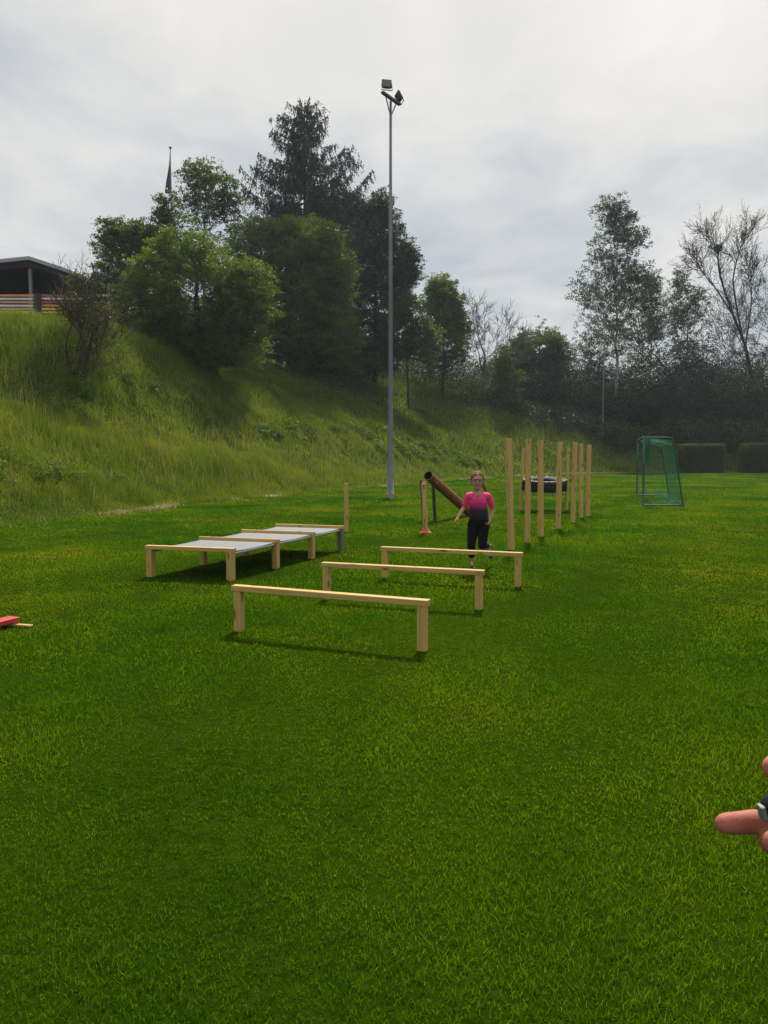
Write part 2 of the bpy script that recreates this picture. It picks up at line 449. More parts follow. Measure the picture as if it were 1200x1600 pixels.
# cut dry grass along the foot of the bank
t0 = rng.uniform(0, 1, 90000)
seglen = np.hypot(*np.diff(TOE, axis=0).T); cum = np.concatenate([[0], np.cumsum(seglen)])
s0 = cum[1] + 8 + t0 * (cum[8] - cum[1] + 14)
sx = np.interp(s0, cum, TOE[:, 0]); sy = np.interp(s0, cum, TOE[:, 1])
tx = np.interp(s0 + .5, cum, TOE[:, 0]) - sx; ty = np.interp(s0 + .5, cum, TOE[:, 1]) - sy
tl = np.hypot(tx, ty)
off = rng.normal(.18, .30, len(sx))
x = sx + ty / tl * off; y = sy - tx / tl * off
k = (lump(x * 1.9, y * 1.2) + lump(x * .5 + 3, y * .6) + rng.normal(0, .35, len(x)) + np.where(y < 30, .35, np.where(y > 44, -.5, 0))) > -.05
x, y = x[k], y[k]; n = len(x)
blades('cut_grass', x, y, H(x, y) + .03, rng.uniform(.05, .14, n), rng.uniform(.006, .014, n) * (.5 + y / 30), rng.uniform(.9, 2.2, n), straw_m, label='dry straw-coloured cut grass lying along the foot of the bank')

# ------------------------------------------------------------------ trees
def bez(p0, p1, p2, n):
    t = np.linspace(0, 1, n)[:, None]
    return (1 - t) ** 2 * p0 + 2 * t * (1 - t) * p1 + t ** 2 * p2

def crown_points(lobes, nclump, shell=.45):
    """lobes: (cx,cy,cz, rx,ry,rz, weight)"""
    W = np.array([l_[6] for l_ in lobes]); W = W / W.sum()
    pick = rng.choice(len(lobes), nclump, p=W)
    Lb = np.array([l_[:6] for l_ in lobes])[pick]
    d = rng.normal(0, 1, (nclump, 3)); d /= np.linalg.norm(d, axis=1)[:, None]
    r = shell + (1 - shell) * rng.uniform(0, 1, nclump) ** .6
    return Lb[:, :3] + d * r[:, None] * Lb[:, 3:6]

def make_tree(u, Y, lobes_px, label, leaf, bark, nclump=260, per=120, size=.12, cr=.55, trunk_r=.16, name='tree', cat='tree', limbs=16, twigs=140, shell=.45, flat=.4, droop=0, stems=1, base=None, group='trees on the bank', lean=0, zf=.7, depthf=.9, top=None):
    """lobes_px: (u, v, ru, rv, weight[, dy]) measured at depth Y"""
    b = onground(u, Y) if base is None else base
    m = Y / 1200
    root = empty(name, b, label, cat, group)
    lb = []
    for q in lobes_px:
        c = at(q[0], q[1], Y) - b
        dy = q[5] if len(q) > 5 else 0
        lb.append((c.x, c.y + dy, c.z, q[2] * m, min(q[2], q[3] * 1.4) * m * depthf, q[3] * m, q[4]))
    nclump = int(nclump * 1.5); size = size * 1.15
    P = crown_points(lb, nclump, shell)
    cen = np.array([l_[:3] for l_ in lb]); far = rng.uniform(size=nclump) < .16
    j_ = np.argmin(np.linalg.norm(P[:, None] - cen[None], axis=2), axis=1)
    P = np.where(far[:, None], cen[j_] + (P - cen[j_]) * rng.uniform(1.05, 1.22, nclump)[:, None], P)
    P[:, 2] = np.maximum(P[:, 2], .25)
    # leaves: each clump is a few sub-sprays
    K = 4
    sub = P[:, None, :] + rng.normal(0, cr * .60, (nclump, K, 3)) * np.array([1, 1, zf])
    csz = rng.uniform(.3, 1.7, nclump)
    cnt = np.maximum(1, (per * csz / K)).astype(int)
    C = np.repeat(sub.reshape(-1, 3), np.repeat(cnt, K), axis=0)
    C = C + rng.normal(0, cr * .27, C.shape) * np.array([1, 1, zf * .8])
    C[:, 2] = np.maximum(C[:, 2], .05)
    V, F = leaf_quads(C, size, flat, droop)
    # branches
    A = Acc()
    cz = np.array([l_[2] for l_ in lb]); 
    topz = P[:, 2].max() * .93 if top is None else top
    ctr = np.average(np.array([l_[:2] for l_ in lb]), axis=0, weights=[l_[6] for l_ in lb])
    samples = []
    for s_ in range(stems):
        e = np.array([ctr[0] * .8 + lean + (rng.normal(0, .6) if stems > 1 else 0), ctr[1] * .8 + (rng.normal(0, .6) if stems > 1 else 0), topz * (1 if s_ == 0 else rng.uniform(.6, .9))])
        st = np.array([rng.normal(0, .2) * (stems > 1), rng.normal(0, .2) * (stems > 1), -.25])
        p1 = np.array([st[0] + rng.normal(0, .25), st[1] + rng.normal(0, .25), topz * .5])
        path = bez(st, p1, e, 14)
        path[1:-1] += rng.normal(0, .03 * topz / 8, (12, 3)) * np.array([1, 1, 0])
        rr = trunk_r / math.sqrt(stems) * (1 - np.linspace(0, 1, 14) ** .9 * .9); rr[0] *= 1.35
        A.tube(path, rr, 8); samples.append((path, rr))
    allp = np.concatenate([s_[0] for s_ in samples]); allr = np.concatenate([s_[1] for s_ in samples])
    sel = rng.choice(nclump, min(limbs, nclump), replace=False)
    limb_pts = []; limb_r = []
    for i in sel:
        tip = P[i]
        ok = np.where(allp[:, 2] < tip[2] * .88)[0]
        if len(ok) == 0: continue
        dd = np.linalg.norm((allp[ok] - tip) * np.array([1, 1, .8]), axis=1)
        j = ok[np.argmin(dd)]
        s_ = allp[j]; d_ = tip - s_
        mid = s_ + d_ * .5 + np.array([0, 0, -.08]) * np.linalg.norm(d_) + rng.normal(0, .06, 3) * np.linalg.norm(d_)
        path = bez(s_, mid, tip, 9); rr = max(allr[j] * .55, .014) * (1 - np.linspace(0, 1, 9) * .82)
        A.tube(path, rr, 5); limb_pts.append(path[2:]); limb_r.append(rr[2:])
    LP = np.concatenate(limb_pts + [allp[len(allp) // 3:]]); LR = np.concatenate(limb_r + [allr[len(allr) // 3:]])
    for i in rng.choice(nclump, min(twigs, nclump), replace=False):
        tip = P[i] + rng.normal(0, .2, 3)
        dd = np.linalg.norm(LP - tip, axis=1) + (LP[:, 2] > tip[2]) * 1.5
        j = np.argmin(dd); s_ = LP[j]; d_ = tip - s_
        mid = s_ + d_ * .5 + rng.normal(0, .1, 3) * np.linalg.norm(d_)
        A.tube(bez(s_, mid, tip, 5), max(min(LR[j] * .6, .03), .008) * (1 - np.linspace(0, 1, 5) * .8), 3)
    A.build('trunk', bark, root)
    npmesh('crown', V, F, leaf, root)
    return root

def bare_tree(u, Y, vtop, spread, label, bark, leaf=None, nleaf=0, lsize=.09, seed=1, trunk_r=.14, lean=0, levels=5, name='bare_tree', minr=.007, stems=1, up=.35, group='trees on the bank', fork=.35, crown_name='crown', dz0=0, split=3, mains=None, leafmax=1):
    rs = np.random.default_rng(seed)
    b = onground(u, Y); height = at(u, vtop, Y).z - b.z
    root = empty(name, b, label, 'tree', group)
    A = Acc(); T = Acc(); tips = []
    def grow(p, d, ln, r, lev):
        n = 6 if lev < 3 else 4
        pts = [p]; q = p.copy(); dd = d.copy()
        for i in range(n):
            dd = dd + rs.normal(0, .13, 3) + np.array([0, 0, .05 * up])
            dd /= np.linalg.norm(dd); q = q + dd * ln / n; pts.append(q.copy())
        pts = np.array(pts); rr = np.linspace(r, r * .62, n + 1)
        (A if lev < 2 else T).tube(pts, rr, 7 if lev < 2 else 3)
        if lev >= levels:
            tips.append(pts[-1]); tips.append(pts[n // 2]); return
        k = split if lev < levels - 1 else split + 1
        for i in range(k):
            f = 1 if i == 0 else rs.uniform(.35, .98)
            j = min(n, max(1, int(round(f * n))))
            ax = rs.normal(0, 1, 3); ax -= ax.dot(dd) * dd; ax /= np.linalg.norm(ax)
            ang = rs.uniform(.15, .35) if i == 0 else rs.uniform(.4, .85)
            nd = dd * math.cos(ang) + ax * math.sin(ang) * spread; nd[2] += up * .25; nd /= np.linalg.norm(nd)
            grow(pts[j], nd, ln * (rs.uniform(.62, .82) if i else .8), max(rr[j] * (.78 if i == 0 else .55), minr), lev + 1)
    if mains:
        m_ = Y / 1200
        for pl, r0, r1, lv, ln_ in mains:
            pts = np.array([np.array(at(u_, v_, Y) - b) + [0, dy_, 0] for u_, v_, dy_ in pl])
            t_ = np.linspace(0, 1, len(pts)); tt = np.linspace(0, 1, 18)
            path = np.stack([np.interp(tt, t_, pts[:, k]) for k in range(3)], 1); path[1:-1] = (path[:-2] + path[1:-1] * 2 + path[2:]) / 4
            rr = r0 + (r1 - r0) * tt; A.tube(path, rr, 7)
            for i in range(6, 18):
                for q_ in range(3 if i > 9 else 1):
                    d_ = path[i] - path[i - 1]; d_ /= np.linalg.norm(d_)
                    nd = d_ + rs.normal(0, .55, 3) + [0, 0, .15]; nd /= np.linalg.norm(nd)
                    grow(path[i], nd, ln_ * rs.uniform(.7, 1.3), max(rr[i] * .5, minr * 1.5), lv)
        stems = 0
    for s_ in range(stems):
        d0 = np.array([lean + (rs.normal(0, .22) if stems > 1 else 0), (rs.normal(0, .2) if stems > 1 else 0), 1.0]); d0 /= np.linalg.norm(d0)
        grow(np.array([rs.normal(0, .15) * (stems > 1), 0, -.25]), d0, height * fork, trunk_r, 0)
    A.build('trunk', bark, root)
    if T.V: T.build('branches', bark, root)
    if leaf and nleaf:
        tp = np.array(tips)
        if leafmax < 1: tp = tp[tp[:, 2] < np.quantile(tp[:, 2], leafmax)]
        C = tp[rs.integers(0, len(tp), nleaf)] + rs.normal(0, .14, (nleaf, 3))
        V, F = leaf_quads(C, lsize, .2, .5)
        npmesh(crown_name, V, F, leaf, root)
    # fit to height
    mz = max(v_.max(0)[2] for v_ in T.V) if T.V else height
    s = height / mz
    if not mains: root.scale = (s, s, s)
    return root

g_light = leafmat('leaf_light_green', (.035, .070, .008), (.080, .130, .014), (.16, .20, .022), .5, (1.5, 1.45, .5), .45)
g_mid = leafmat('leaf_mid_green', (.028, .055, .009), (.058, .10, .014), (.11, .155, .022), .46, (1.4, 1.4, .55), .4)
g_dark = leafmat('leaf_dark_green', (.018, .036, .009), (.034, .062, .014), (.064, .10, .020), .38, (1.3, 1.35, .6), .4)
g_olive = leafmat('leaf_olive', (.040, .060, .014), (.08, .10, .026), (.13, .15, .045), .45, (1.3, 1.2, .6), .6)
g_birch = leafmat('leaf_birch', (.026, .044, .014), (.046, .072, .022), (.08, .105, .036), .35, (1.3, 1.3, .7), .5)
g_needle = leafmat('needles_grey_green', (.014, .024, .014), (.028, .042, .026), (.048, .064, .036), .22, (1.2, 1.2, .8), .5)
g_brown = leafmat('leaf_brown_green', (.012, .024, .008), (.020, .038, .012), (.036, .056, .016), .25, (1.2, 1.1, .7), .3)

# --- left group on the bank
make_tree(310, 44, [(295, 470, 100, 92, 3), (368, 478, 55, 64, 1.5), (235, 490, 62, 80, 1.4), (285, 400, 52, 42, .9), (395, 440, 34, 32, .5), (310, 540, 115, 48, 2)],
          'broad rounded light green tree low on the bank, leftmost of the two big domes', g_light, bark_dark, nclump=760, per=125, size=.115, cr=.50, trunk_r=.2, shell=.5, stems=2)
make_tree(205, 50, [(195, 400, 48, 55, 1.6), (235, 375, 34, 34, .8), (180, 370, 24, 24, .5), (180, 470, 40, 60, 1)],
          'dark leafy tree behind the bare sapling left of the big light green dome', g_mid, bark_dark, nclump=300, per=90, size=.13, cr=.48, trunk_r=.15, shell=.2)
make_tree(322, 56, [(325, 300, 48, 48, 1.5), (312, 275, 26, 28, .5), (355, 320, 24, 40, .6), (300, 340, 36, 40, .5), (330, 400, 40, 60, .4)],
          'slender airy tree with gaps in its crown rising above the light green dome', g_mid, bark_dark, nclump=230, per=42, size=.15, cr=.42, trunk_r=.14, limbs=30, twigs=200, shell=.2)
make_tree(262, 50, [(262, 350, 18, 55, 1), (255, 330, 16, 20, .3), (275, 400, 22, 40, .6)],
          'narrow ragged tree just below the furled flag', g_olive, bark_dark, nclump=110, per=45, size=.13, cr=.33, trunk_r=.09, shell=.1)
make_tree(455, 60, [(450, 440, 92, 92, 3), (400, 400, 55, 50, 1), (480, 385, 52, 42, 1), (520, 460, 36, 85, 1.4), (465, 525, 105, 50, 2), (380, 480, 45, 60, .6)],
          'big dense round-topped green tree in front of the drooping spruce', g_light, bark_dark, nclump=860, per=125, size=.145, cr=.62, trunk_r=.28, shell=.55, stems=2)
make_tree(585, 70, [(555, 400, 45, 75, 1.5), (590, 370, 32, 62, 1.2), (632, 415, 24, 36, .9), (545, 330, 30, 28, .5), (592, 330, 18, 25, .35), (590, 480, 46, 75, 1.4), (620, 455, 20, 28, .4), (575, 540, 40, 44, 1)],
          'tall dark irregular tree right of the spruce behind the floodlight mast', g_dark, bark_dark, nclump=680, per=110, size=.17, cr=.60, trunk_r=.26, shell=.25)
make_tree(640, 66, [(625, 520, 32, 45, 1), (660, 530, 26, 34, .8), (640, 480, 18, 20, .3), (600, 560, 26, 24, .5)],
          'low bushy green tree right behind the mast on the upper bank', g_mid, bark_dark, nclump=230, per=90, size=.15, cr=.5, trunk_r=.12)
make_tree(690, 76, [(690, 480, 30, 45, 1.4), (686, 450, 16, 24, .5), (712, 500, 20, 40, .7), (690, 540, 44, 40, 1.2)],
          'pointed bright green tree beside the leafless tree', g_light, bark_dark, nclump=330, per=90, size=.17, cr=.55, trunk_r=.16, shell=.3)
make_tree(786, 79, [(786, 566, 16, 26, 1), (792, 602, 28, 28, 1.6), (788, 630, 34, 18, 1.2)],
          'small young tree with layered branches standing low in front on the far slope', g_light, bark_dark, nclump=170, per=75, size=.15, cr=.36, trunk_r=.07, shell=.2)
make_tree(842, 88, [(842, 545, 44, 32, 1.6), (810, 555, 24, 28, .6), (870, 560, 24, 30, .6), (845, 590, 50, 26, 1)],
          'low wide rounded tree between the leafless tree and the tall birch', g_mid, bark_dark, nclump=330, per=95, size=.18, cr=.6, trunk_r=.16, shell=.4)
make_tree(150, 33, [(150, 455, 30, 45, 1.2), (128, 500, 40, 40, 1.2), (165, 510, 26, 40, 1), (118, 450, 16, 30, .4)],
          'thin olive green shrub growing around the foot of the bare sapling', g_olive, bark_dark, nclump=120, per=34, size=.085, cr=.32, trunk_r=.05, shell=.1, stems=4, twigs=150, cat='shrub')
# --- birches and sparse trees at the far end
make_tree(962, 88, [(965, 345, 28, 34, .9), (985, 372, 30, 18, .4), (955, 400, 40, 42, 1.2), (945, 455, 56, 42, 1.5), (990, 440, 30, 44, .9), (960, 520, 62, 44, 1.4), (920, 560, 34, 34, .5), (948, 330, 18, 24, .35)],
          'tallest birch with airy hanging foliage at the end of the field', g_birch, bark_birch, nclump=480, per=56, size=.18, cr=.55, trunk_r=.2, limbs=40, twigs=330, shell=.1, droop=1.2, zf=1.0)
make_tree(1012, 92, [(1016, 450, 18, 36, .8), (1020, 500, 24, 36, .9), (1005, 560, 34, 36, .8)],
          'slim birch close behind the tallest birch on its right', g_birch, bark_birch, nclump=170, per=46, size=.19, cr=.5, trunk_r=.12, limbs=20, twigs=120, shell=.1, droop=1.2, zf=1.0)
make_tree(1072, 90, [(1062, 445, 18, 26, .6), (1080, 480, 24, 36, .8), (1055, 500, 20, 40, .7), (1080, 550, 40, 36, 1)],
          'thin sparsely leaved tree between the slim birch and the nest tree', g_birch, bark_dark, nclump=240, per=40, size=.17, cr=.5, trunk_r=.12, limbs=34, twigs=170, shell=.1, stems=3, droop=.6)
bare_tree(757, 82, 458, 1.1, 'leafless grey tree with a fan of fine twigs on the far bank', bark_grey, seed=5, trunk_r=.15, levels=6, fork=.26, up=.5, minr=.018)
nest_tree = bare_tree(1176, 84, 358, 1.0, 'tall leaning almost bare tree holding a round bird nest', bark_dark, g_birch, 5200, .12, seed=12, levels=5, up=.45, minr=.022,
    mains=[([(1176, 590, 0), (1165, 540, 0), (1143, 480, .3), (1124, 425, .2), (1122, 392, 0), (1112, 372, 0)], .17, .04, 3, 1.5), ([(1172, 575, 0), (1152, 500, -.3), (1140, 440, -.6), (1150, 400, -.5), (1162, 372, -.3)], .12, .035, 3, 1.5),
           ([(1150, 500, 0), (1125, 450, .8), (1102, 420, 1), (1092, 398, 1)], .10, .035, 3, 1.2), ([(1165, 540, 0), (1178, 470, .5), (1176, 420, .5)], .10, .03, 3, 1.3)])
bare_tree(1205, 82, 378, .9, 'dark bare tree cut by the right edge of the photo', bark_dark, g_birch, 6500, .14, seed=23, trunk_r=.22, levels=6, fork=.30, up=.4, stems=2, minr=.022)
bare_tree(1046, 94, 412, .8, 'thin upright half bare tree behind the slim birch', bark_dark, g_birch, 6000, .14, seed=31, trunk_r=.13, levels=6, fork=.3, up=.5, stems=2, minr=.018)
# sapling on the left
bare_tree(118, 31.5, 362, .9, 'half dead sapling with bare upper twigs in front of the ski fence', bark_dark, g_olive, 2600, .08, seed=44, trunk_r=.07, lean=.1, levels=5, fork=.27, up=.55, stems=3, minr=.009, leafmax=.55)
nest = Acc()
c0 = at(1122, 388, 84)
for i in range(420):
    d = rng.normal(0, 1, 3); d /= np.linalg.norm(d); d[2] *= .7
    p = d * rng.uniform(.12, .42); q = np.cross(d, rng.normal(0, 1, 3)); q /= np.linalg.norm(q)
    nest.tube(np.array([p - q * .3, p, p + q * .3]), .014, 3)
o = nest.build('bird_nest', bark_dark); o.location = c0
tag(o, 'round dark twig nest high in the leaning bare tree', 'bird nest')

# drooping spruce
def spruce():
    Y = 66
    b = onground(478, Y); m = Y / 1200
    root = empty('weeping_spruce', b, 'tall dark spruce with drooping branchlets rising behind the round-topped tree', 'tree', 'trees on the bank')
    ztop = at(478, 154, Y).z - b.z
    A = Acc()
    tp = np.array([[0, 0, -.3], [.1, 0, ztop * .4], [0, .1, ztop * .8], [.05, 0, ztop * .99]]); A.tube(tp, [.36, .25, .09, .02], 8)
    C = []; D = []
    z = 6.0
    while z < ztop - .3:
        f = (ztop - z) / ztop
        vpx = 154 + (ztop - z) / m
        # half width of the silhouette in px at this height
        hw = np.interp(vpx, [154, 166, 200, 235, 262, 300, 340, 460], [14, 36, 46, 54, 78, 98, 100, 100]) * m
        for k in range(rng.integers(5, 8)):
            az = rng.uniform(0, 2 * np.pi); ln = hw * rng.uniform(.55, 1.15)
            
            d = np.array([np.cos(az), np.sin(az), 0])
            p0 = np.array([0, 0, z]); rise = rng.uniform(-.12, .12) * ln
            t = np.linspace(0, 1, 9)[:, None]
            if d[0] > 0: ln = ln * (1.28 if z < ztop - 4.5 else 1.0)
            path = p0 + d * ln * t + np.array([0, 0, 1]) * (rise * t - .10 * ln * np.sin(t * np.pi) + .13 * ln * t ** 3)
            A.tube(path, np.linspace(.05, .012, 9) * (.6 + f), 4)
            nb = int(ln * 11) + 4
            for q in range(nb):
                tt = rng.uniform(.12, 1); i = tt * 8; i0 = int(min(i, 7)); pp = path[i0] * (1 - (i - i0)) + path[i0 + 1] * (i - i0)
                L_ = rng.uniform(.4, 1.7) * (1 - .45 * tt) * (.6 + .6 * f)
                side = np.cross(d, [0, 0, 1]) * rng.normal(0, .3) + d * .12
                nn = int(L_ * 15) + 3
                s = np.linspace(0, 1, nn)[:, None]
                C.append(pp + side * s + np.array([0, 0, -1]) * L_ * s + rng.normal(0, .045, (nn, 3)))
        z += rng.uniform(.34, .65)
    C = np.concatenate(C)
    n = len(C)
    a = rng.normal(0, .45, (n, 3)); a[:, 2] -= 1; a /= np.linalg.norm(a, axis=1)[:, None]
    bb = np.cross(a, rng.normal(0, 1, (n, 3))); bb /= np.linalg.norm(bb, axis=1)[:, None]
    s = rng.uniform(.10, .24, n)[:, None]; w = rng.uniform(.028, .052, n)[:, None]
    V = np.stack([C - a * s * .5, C + bb * w, C + a * s * .6, C - bb * w], 1).reshape(-1, 3)
    A.build('trunk', bark_dark, root)
    npmesh('crown', V, np.arange(4 * n).reshape(-1, 4), g_needle, root)
spruce()

# dark undergrowth: one mass along the far end and beneath the trees on the bank
def thicket(name, pts, mat_, label, per=900, size=.2, rr=1.5):
    C = []
    for (x, y, h_, w_) in pts:
        n = int(per * h_ * w_ / 6)
        d = rng.normal(0, 1, (n, 3)); d /= np.linalg.norm(d, axis=1)[:, None]
        r = rng.uniform(.3, 1, n)[:, None] ** .5
        c = d * r * np.array([w_, w_ * .8, h_ * .5]) 
        c += .16 * np.sin(c[:, [1, 2, 0]] * 5 + x) 
        z0 = h1(x, y)
        c = c + np.array([x, y, z0 + h_ * .45])
        gz = H(c[:, 0], c[:, 1]); c[:, 2] = np.maximum(c[:, 2], gz + .05)
        C.append(c)
    V, F = leaf_quads(np.concatenate(C), size, .3)
    return tag(npmesh(name, V, F, mat_), label, 'undergrowth', kind='stuff')
pts = []
for u in np.arange(775, 1290, 9):
    for r_ in range(3):
        Y = 78 + 5.0 * r_ + rng.uniform(-1.5, 1.5) + 1.5 * (u - 780) / 400
        p = onground(u + rng.uniform(-5, 5), Y)
        hh = rng.uniform(2.4, 4.2) if r_ else rng.uniform(1.4, 2.6)
        if u < 880 and r_ == 0: hh *= .5
        if u > 1040: hh *= 1.45
        pts.append((p.x, p.y, hh, rng.uniform(1.4, 2.6)))
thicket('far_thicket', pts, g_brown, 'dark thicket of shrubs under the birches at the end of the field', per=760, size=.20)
pts = []
for u in np.arange(470, 775, 10):
    for Y in (77, 83) if u > 620 else ((74, 79, 84) if u > 545 else (62, 67, 74)):
        p = onground(u, Y + rng.uniform(-1.5, 1.5)); pts.append((p.x, p.y, rng.uniform(2.5, 4.5), rng.uniform(1.5, 2.3)))
for u in np.arange(150, 560, 16):
    Y = np.interp(u, [150, 300, 560], [45, 52, 66])
    for dy in (0, 6, 12):
        p = onground(u, Y + dy + rng.uniform(-1, 1)); pts.append((p.x, p.y, rng.uniform(2.4, 4.2) + dy * .15, rng.uniform(1.5, 2.3)))
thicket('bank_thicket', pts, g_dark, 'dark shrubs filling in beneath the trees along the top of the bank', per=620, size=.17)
# bush tops against the sky beyond the crest so no bare horizon shows
pts = []
for u in np.arange(560, 1300, 12):
    p = onground(u, 100 + rng.uniform(-3, 3)); pts.append((p.x, p.y, rng.uniform(3, 7) * (1.15 if u > 1000 else .85), rng.uniform(2.2, 3.6)))
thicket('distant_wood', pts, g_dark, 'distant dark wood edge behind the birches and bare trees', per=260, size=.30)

# clipped hedges
def hedge(u0, u1, v0, Y, label, seed):
    a = at(u0, 737, Y); b = at(u1, 737, Y); top = at(u0, v0, Y).z
    w = b.x - a.x; n = int(w * top * 900) + 9000
    # points on the surface of a box, slightly rounded and ragged
    f = rng.uniform(0, 1, n); P = rng.uniform(-1, 1, (n, 3))
    ax = rng.choice(3, n, p=[.25, .45, .3]); sg = np.where(rng.uniform(size=n) < .5, -1, 1)
    P[np.arange(n), ax] = sg * rng.uniform(.9, 1.02, n)
    P *= np.array([w / 2, .9, top / 2]); P[:, 2] += top / 2; P += rng.normal(0, .03, P.shape)
    k = (np.abs(P[:, 0]) / (w / 2)) ** 8 + (np.clip(P[:, 2] / top, 0, 1)) ** 10 < 1.5
    P = P[k]
    V, F = leaf_quads(P, .11, .2)
    root = empty('hedge', ((a.x + b.x) / 2, Y, 0), label, 'hedge', 'clipped hedges at the end of the field')
    bm = bmesh.new(); add_box(bm, (w * .9, 1.55, top * .93), (0, 0, top * .465)); bmobj('stems', bm, bark_dark, root)
    npmesh('foliage', V, F, g_mid, root)
hedge(1061, 1127, 694, 72, 'clipped block hedge right behind the goal', 1)
hedge(1159, 1262, 693, 72, 'clipped block hedge cut by the right edge of the photo', 2)

# ------------------------------------------------------------------ woodwork
def stick(name, p0, p1, w, t, mat_, parent=None, roll=0, bevel=.004, ref=Vector((0, 0, 1))):
    """square timber from p0 to p1, its length along local Z (grain)"""
    p0 = Vector(p0); p1 = Vector(p1); d = p1 - p0; L_ = d.length
    bm = bmesh.new(); add_box(bm, (w, t, L_), (0, 0, L_ / 2))
    o = bmobj(name, bm, mat_, parent, bevel=bevel)
    z = d.normalized()
    r = ref if abs(z.dot(ref)) < .95 else Vector((math.cos(roll), math.sin(roll), 0))
    y = (r - z * r.dot(z)).normalized(); x = y.cross(z)
    Mx = Matrix((x, y, z)).transposed().to_4x4(); Mx.translation = p0
    o.matrix_basis = Mx
    return o

def frame_pair(a, b, top):
    """local frame helper for hurdles: a, b = ground points of both posts"""
    c = (a + b) / 2; d = (b - a); return c, d.length, math.atan2(d.y, d.x)

HG = 'low wooden hurdles in a row'
def hurdle(a, b, hgt, label, post=.074):
    c, ln, rz = frame_pair(a, b, hgt)
    root = empty('hurdle', (c.x, c.y, 0), label, 'hurdle', HG, rz)
    for s in (-1, 1):
        stick('leg', (s * ln / 2, 0, -.05), (s * ln / 2, 0, hgt - .052), post, post, pine, root, roll=0, ref=Vector((0, 1, 0)))
    stick('beam', (-ln / 2 - .055, 0, hgt - .026), (ln / 2 + .055, 0, hgt - .026), .084, .05, pine, root)
    return root
hurdle(G(374, 986), G(660, 1016), .425, 'nearest of the three low wooden hurdles')
hurdle(G(511, 936), G(748, 952), .415, 'middle one of the three low wooden hurdles')
hurdle(G(602, 904), G(809, 916), .42, 'farthest low wooden hurdle, right in front of the running girl')

# crawl table
root = empty('crawl_table', (0, 0, 0), 'low long wooden crawl-under frame topped with pale grey boards', 'obstacle')
o0 = G(298, 905); root.location = (o0.x, o0.y, 0)
L0, R0 = G(236, 901), G(361, 907)
L3, R3 = G(436, 856), G(532, 860)
TH = .42
fr = []
for i in range(4):
    f = (0, .345, .68, 1)[i]
    fr.append((L0.lerp(L3, f) - o0, R0.lerp(R3, f) - o0))
ax = (fr[3][1] - fr[0][1]).normalized()
for i, (a, b) in enumerate(fr):
    d = (b - a).normalized()
    for q in (a, b):
        stick('leg', (q.x, q.y, -.05), (q.x, q.y, TH - .052), .085, .085, greywood if (i == 3 and q is b) else pine, root, ref=Vector((ax.x, ax.y, 0)))
    e0, e1 = a - d * .06, b + d * .06
    z = TH - .026
    stick('beam', (e0.x, e0.y, z), (e1.x, e1.y, z), .05 if i else .09, .05, pine, root)
for i in range(3):
    (a, b), (c, e) = fr[i], fr[i + 1]
    bm = bmesh.new(); n = 8
    off = ax * .05; vs = []
    for k in range(n + 1):
        t = k / n
        p, q = (a + off).lerp(c - off * .6, t), (b + off).lerp(e - off * .6, t)
        z = TH - .045 - .012 * math.sin(math.pi * t)
        vs.append([bm.verts.new((p.x, p.y, z)), bm.verts.new((q.x, q.y, z)), bm.verts.new((q.x, q.y, z - .012)), bm.verts.new((p.x, p.y, z - .012))])
    for k in range(n):
        for j in range(4): bm.faces.new((vs[k][j], vs[k + 1][j], vs[k + 1][(j + 1) % 4], vs[k][(j + 1) % 4]))
    bm.faces.new(vs[0]); bm.faces.new(vs[-1])
    bmobj('panel', bm, sheet_m, root)
    for (p, q) in ((a, c), (b, e)):
        p2 = p + off; q2 = q - off
        stick('side_rail', (p2.x, p2.y, TH - .082), (q2.x, q2.y, TH - .082), .045, .024, greywood, root)

# upright posts
def pole(u0, v0, u1, v1, label, name='slalom_pole', w=.085, roll=.35, group='slalom poles in a row', m=None):
    b = G(u0, v0); t = at(u1, v1, b.y)
    o = stick(name, b - Vector((0, 0, .06)), t, w, w, m or pine, None, roll=roll)
    return tag(o, label, 'pole', group)
lab = ['slalom pole nearest the camera, leaning slightly left', 'second slalom pole from the camera, left in front of the tyre', 'third slalom pole from the camera, crossing the tyre',
       'fourth slalom pole from the camera, right in front of the tyre', 'fifth slalom pole, first one clear to the right of the tyre', 'sixth slalom pole, last but one of the row', 'farthest slalom pole at the end of the row']
for l_, q in zip(lab, [(799, 860, 794.5, 685), (824, 848, 825.5, 687), (845, 839, 844.5, 688), (872, 827, 875, 691), (895, 817, 899, 691), (908, 810, 908, 693), (918, 807, 921, 695)]):
    pole(*q, l_, roll=rng.uniform(.1, .5))
p = pole(541, 831, 541, 755, 'single short upright wooden post behind the crawl frame', name='wooden_post', group=None, roll=.2)
p = None

# post with orange foot
b = G(665, 833)
root = empty('marker_post', b, 'chest high wooden post standing in an orange plastic foot', 'post')
stick('post', (0, 0, .0), at(662, 755, b.y) - b, .085, .085, pine, root, roll=.2)
bm = bmesh.new()
prof = [(.135, 0), (.14, .012), (.11, .03), (.078, .05), (.066, .11), (.060, .115)]
ns = 24; rings = []
for r_, z_ in prof: rings.append([bm.verts.new((r_ * math.cos(k * 2 * math.pi / ns), r_ * math.sin(k * 2 * math.pi / ns), z_)) for k in range(ns)])
for a_, b_ in zip(rings[:-1], rings[1:]):
    for k in range(ns): bm.faces.new((a_[k], a_[(k + 1) % ns], b_[(k + 1) % ns], b_[k]))
bm.faces.new(rings[0])
bmobj('foot', bm, orange_plastic, root, smooth=True)

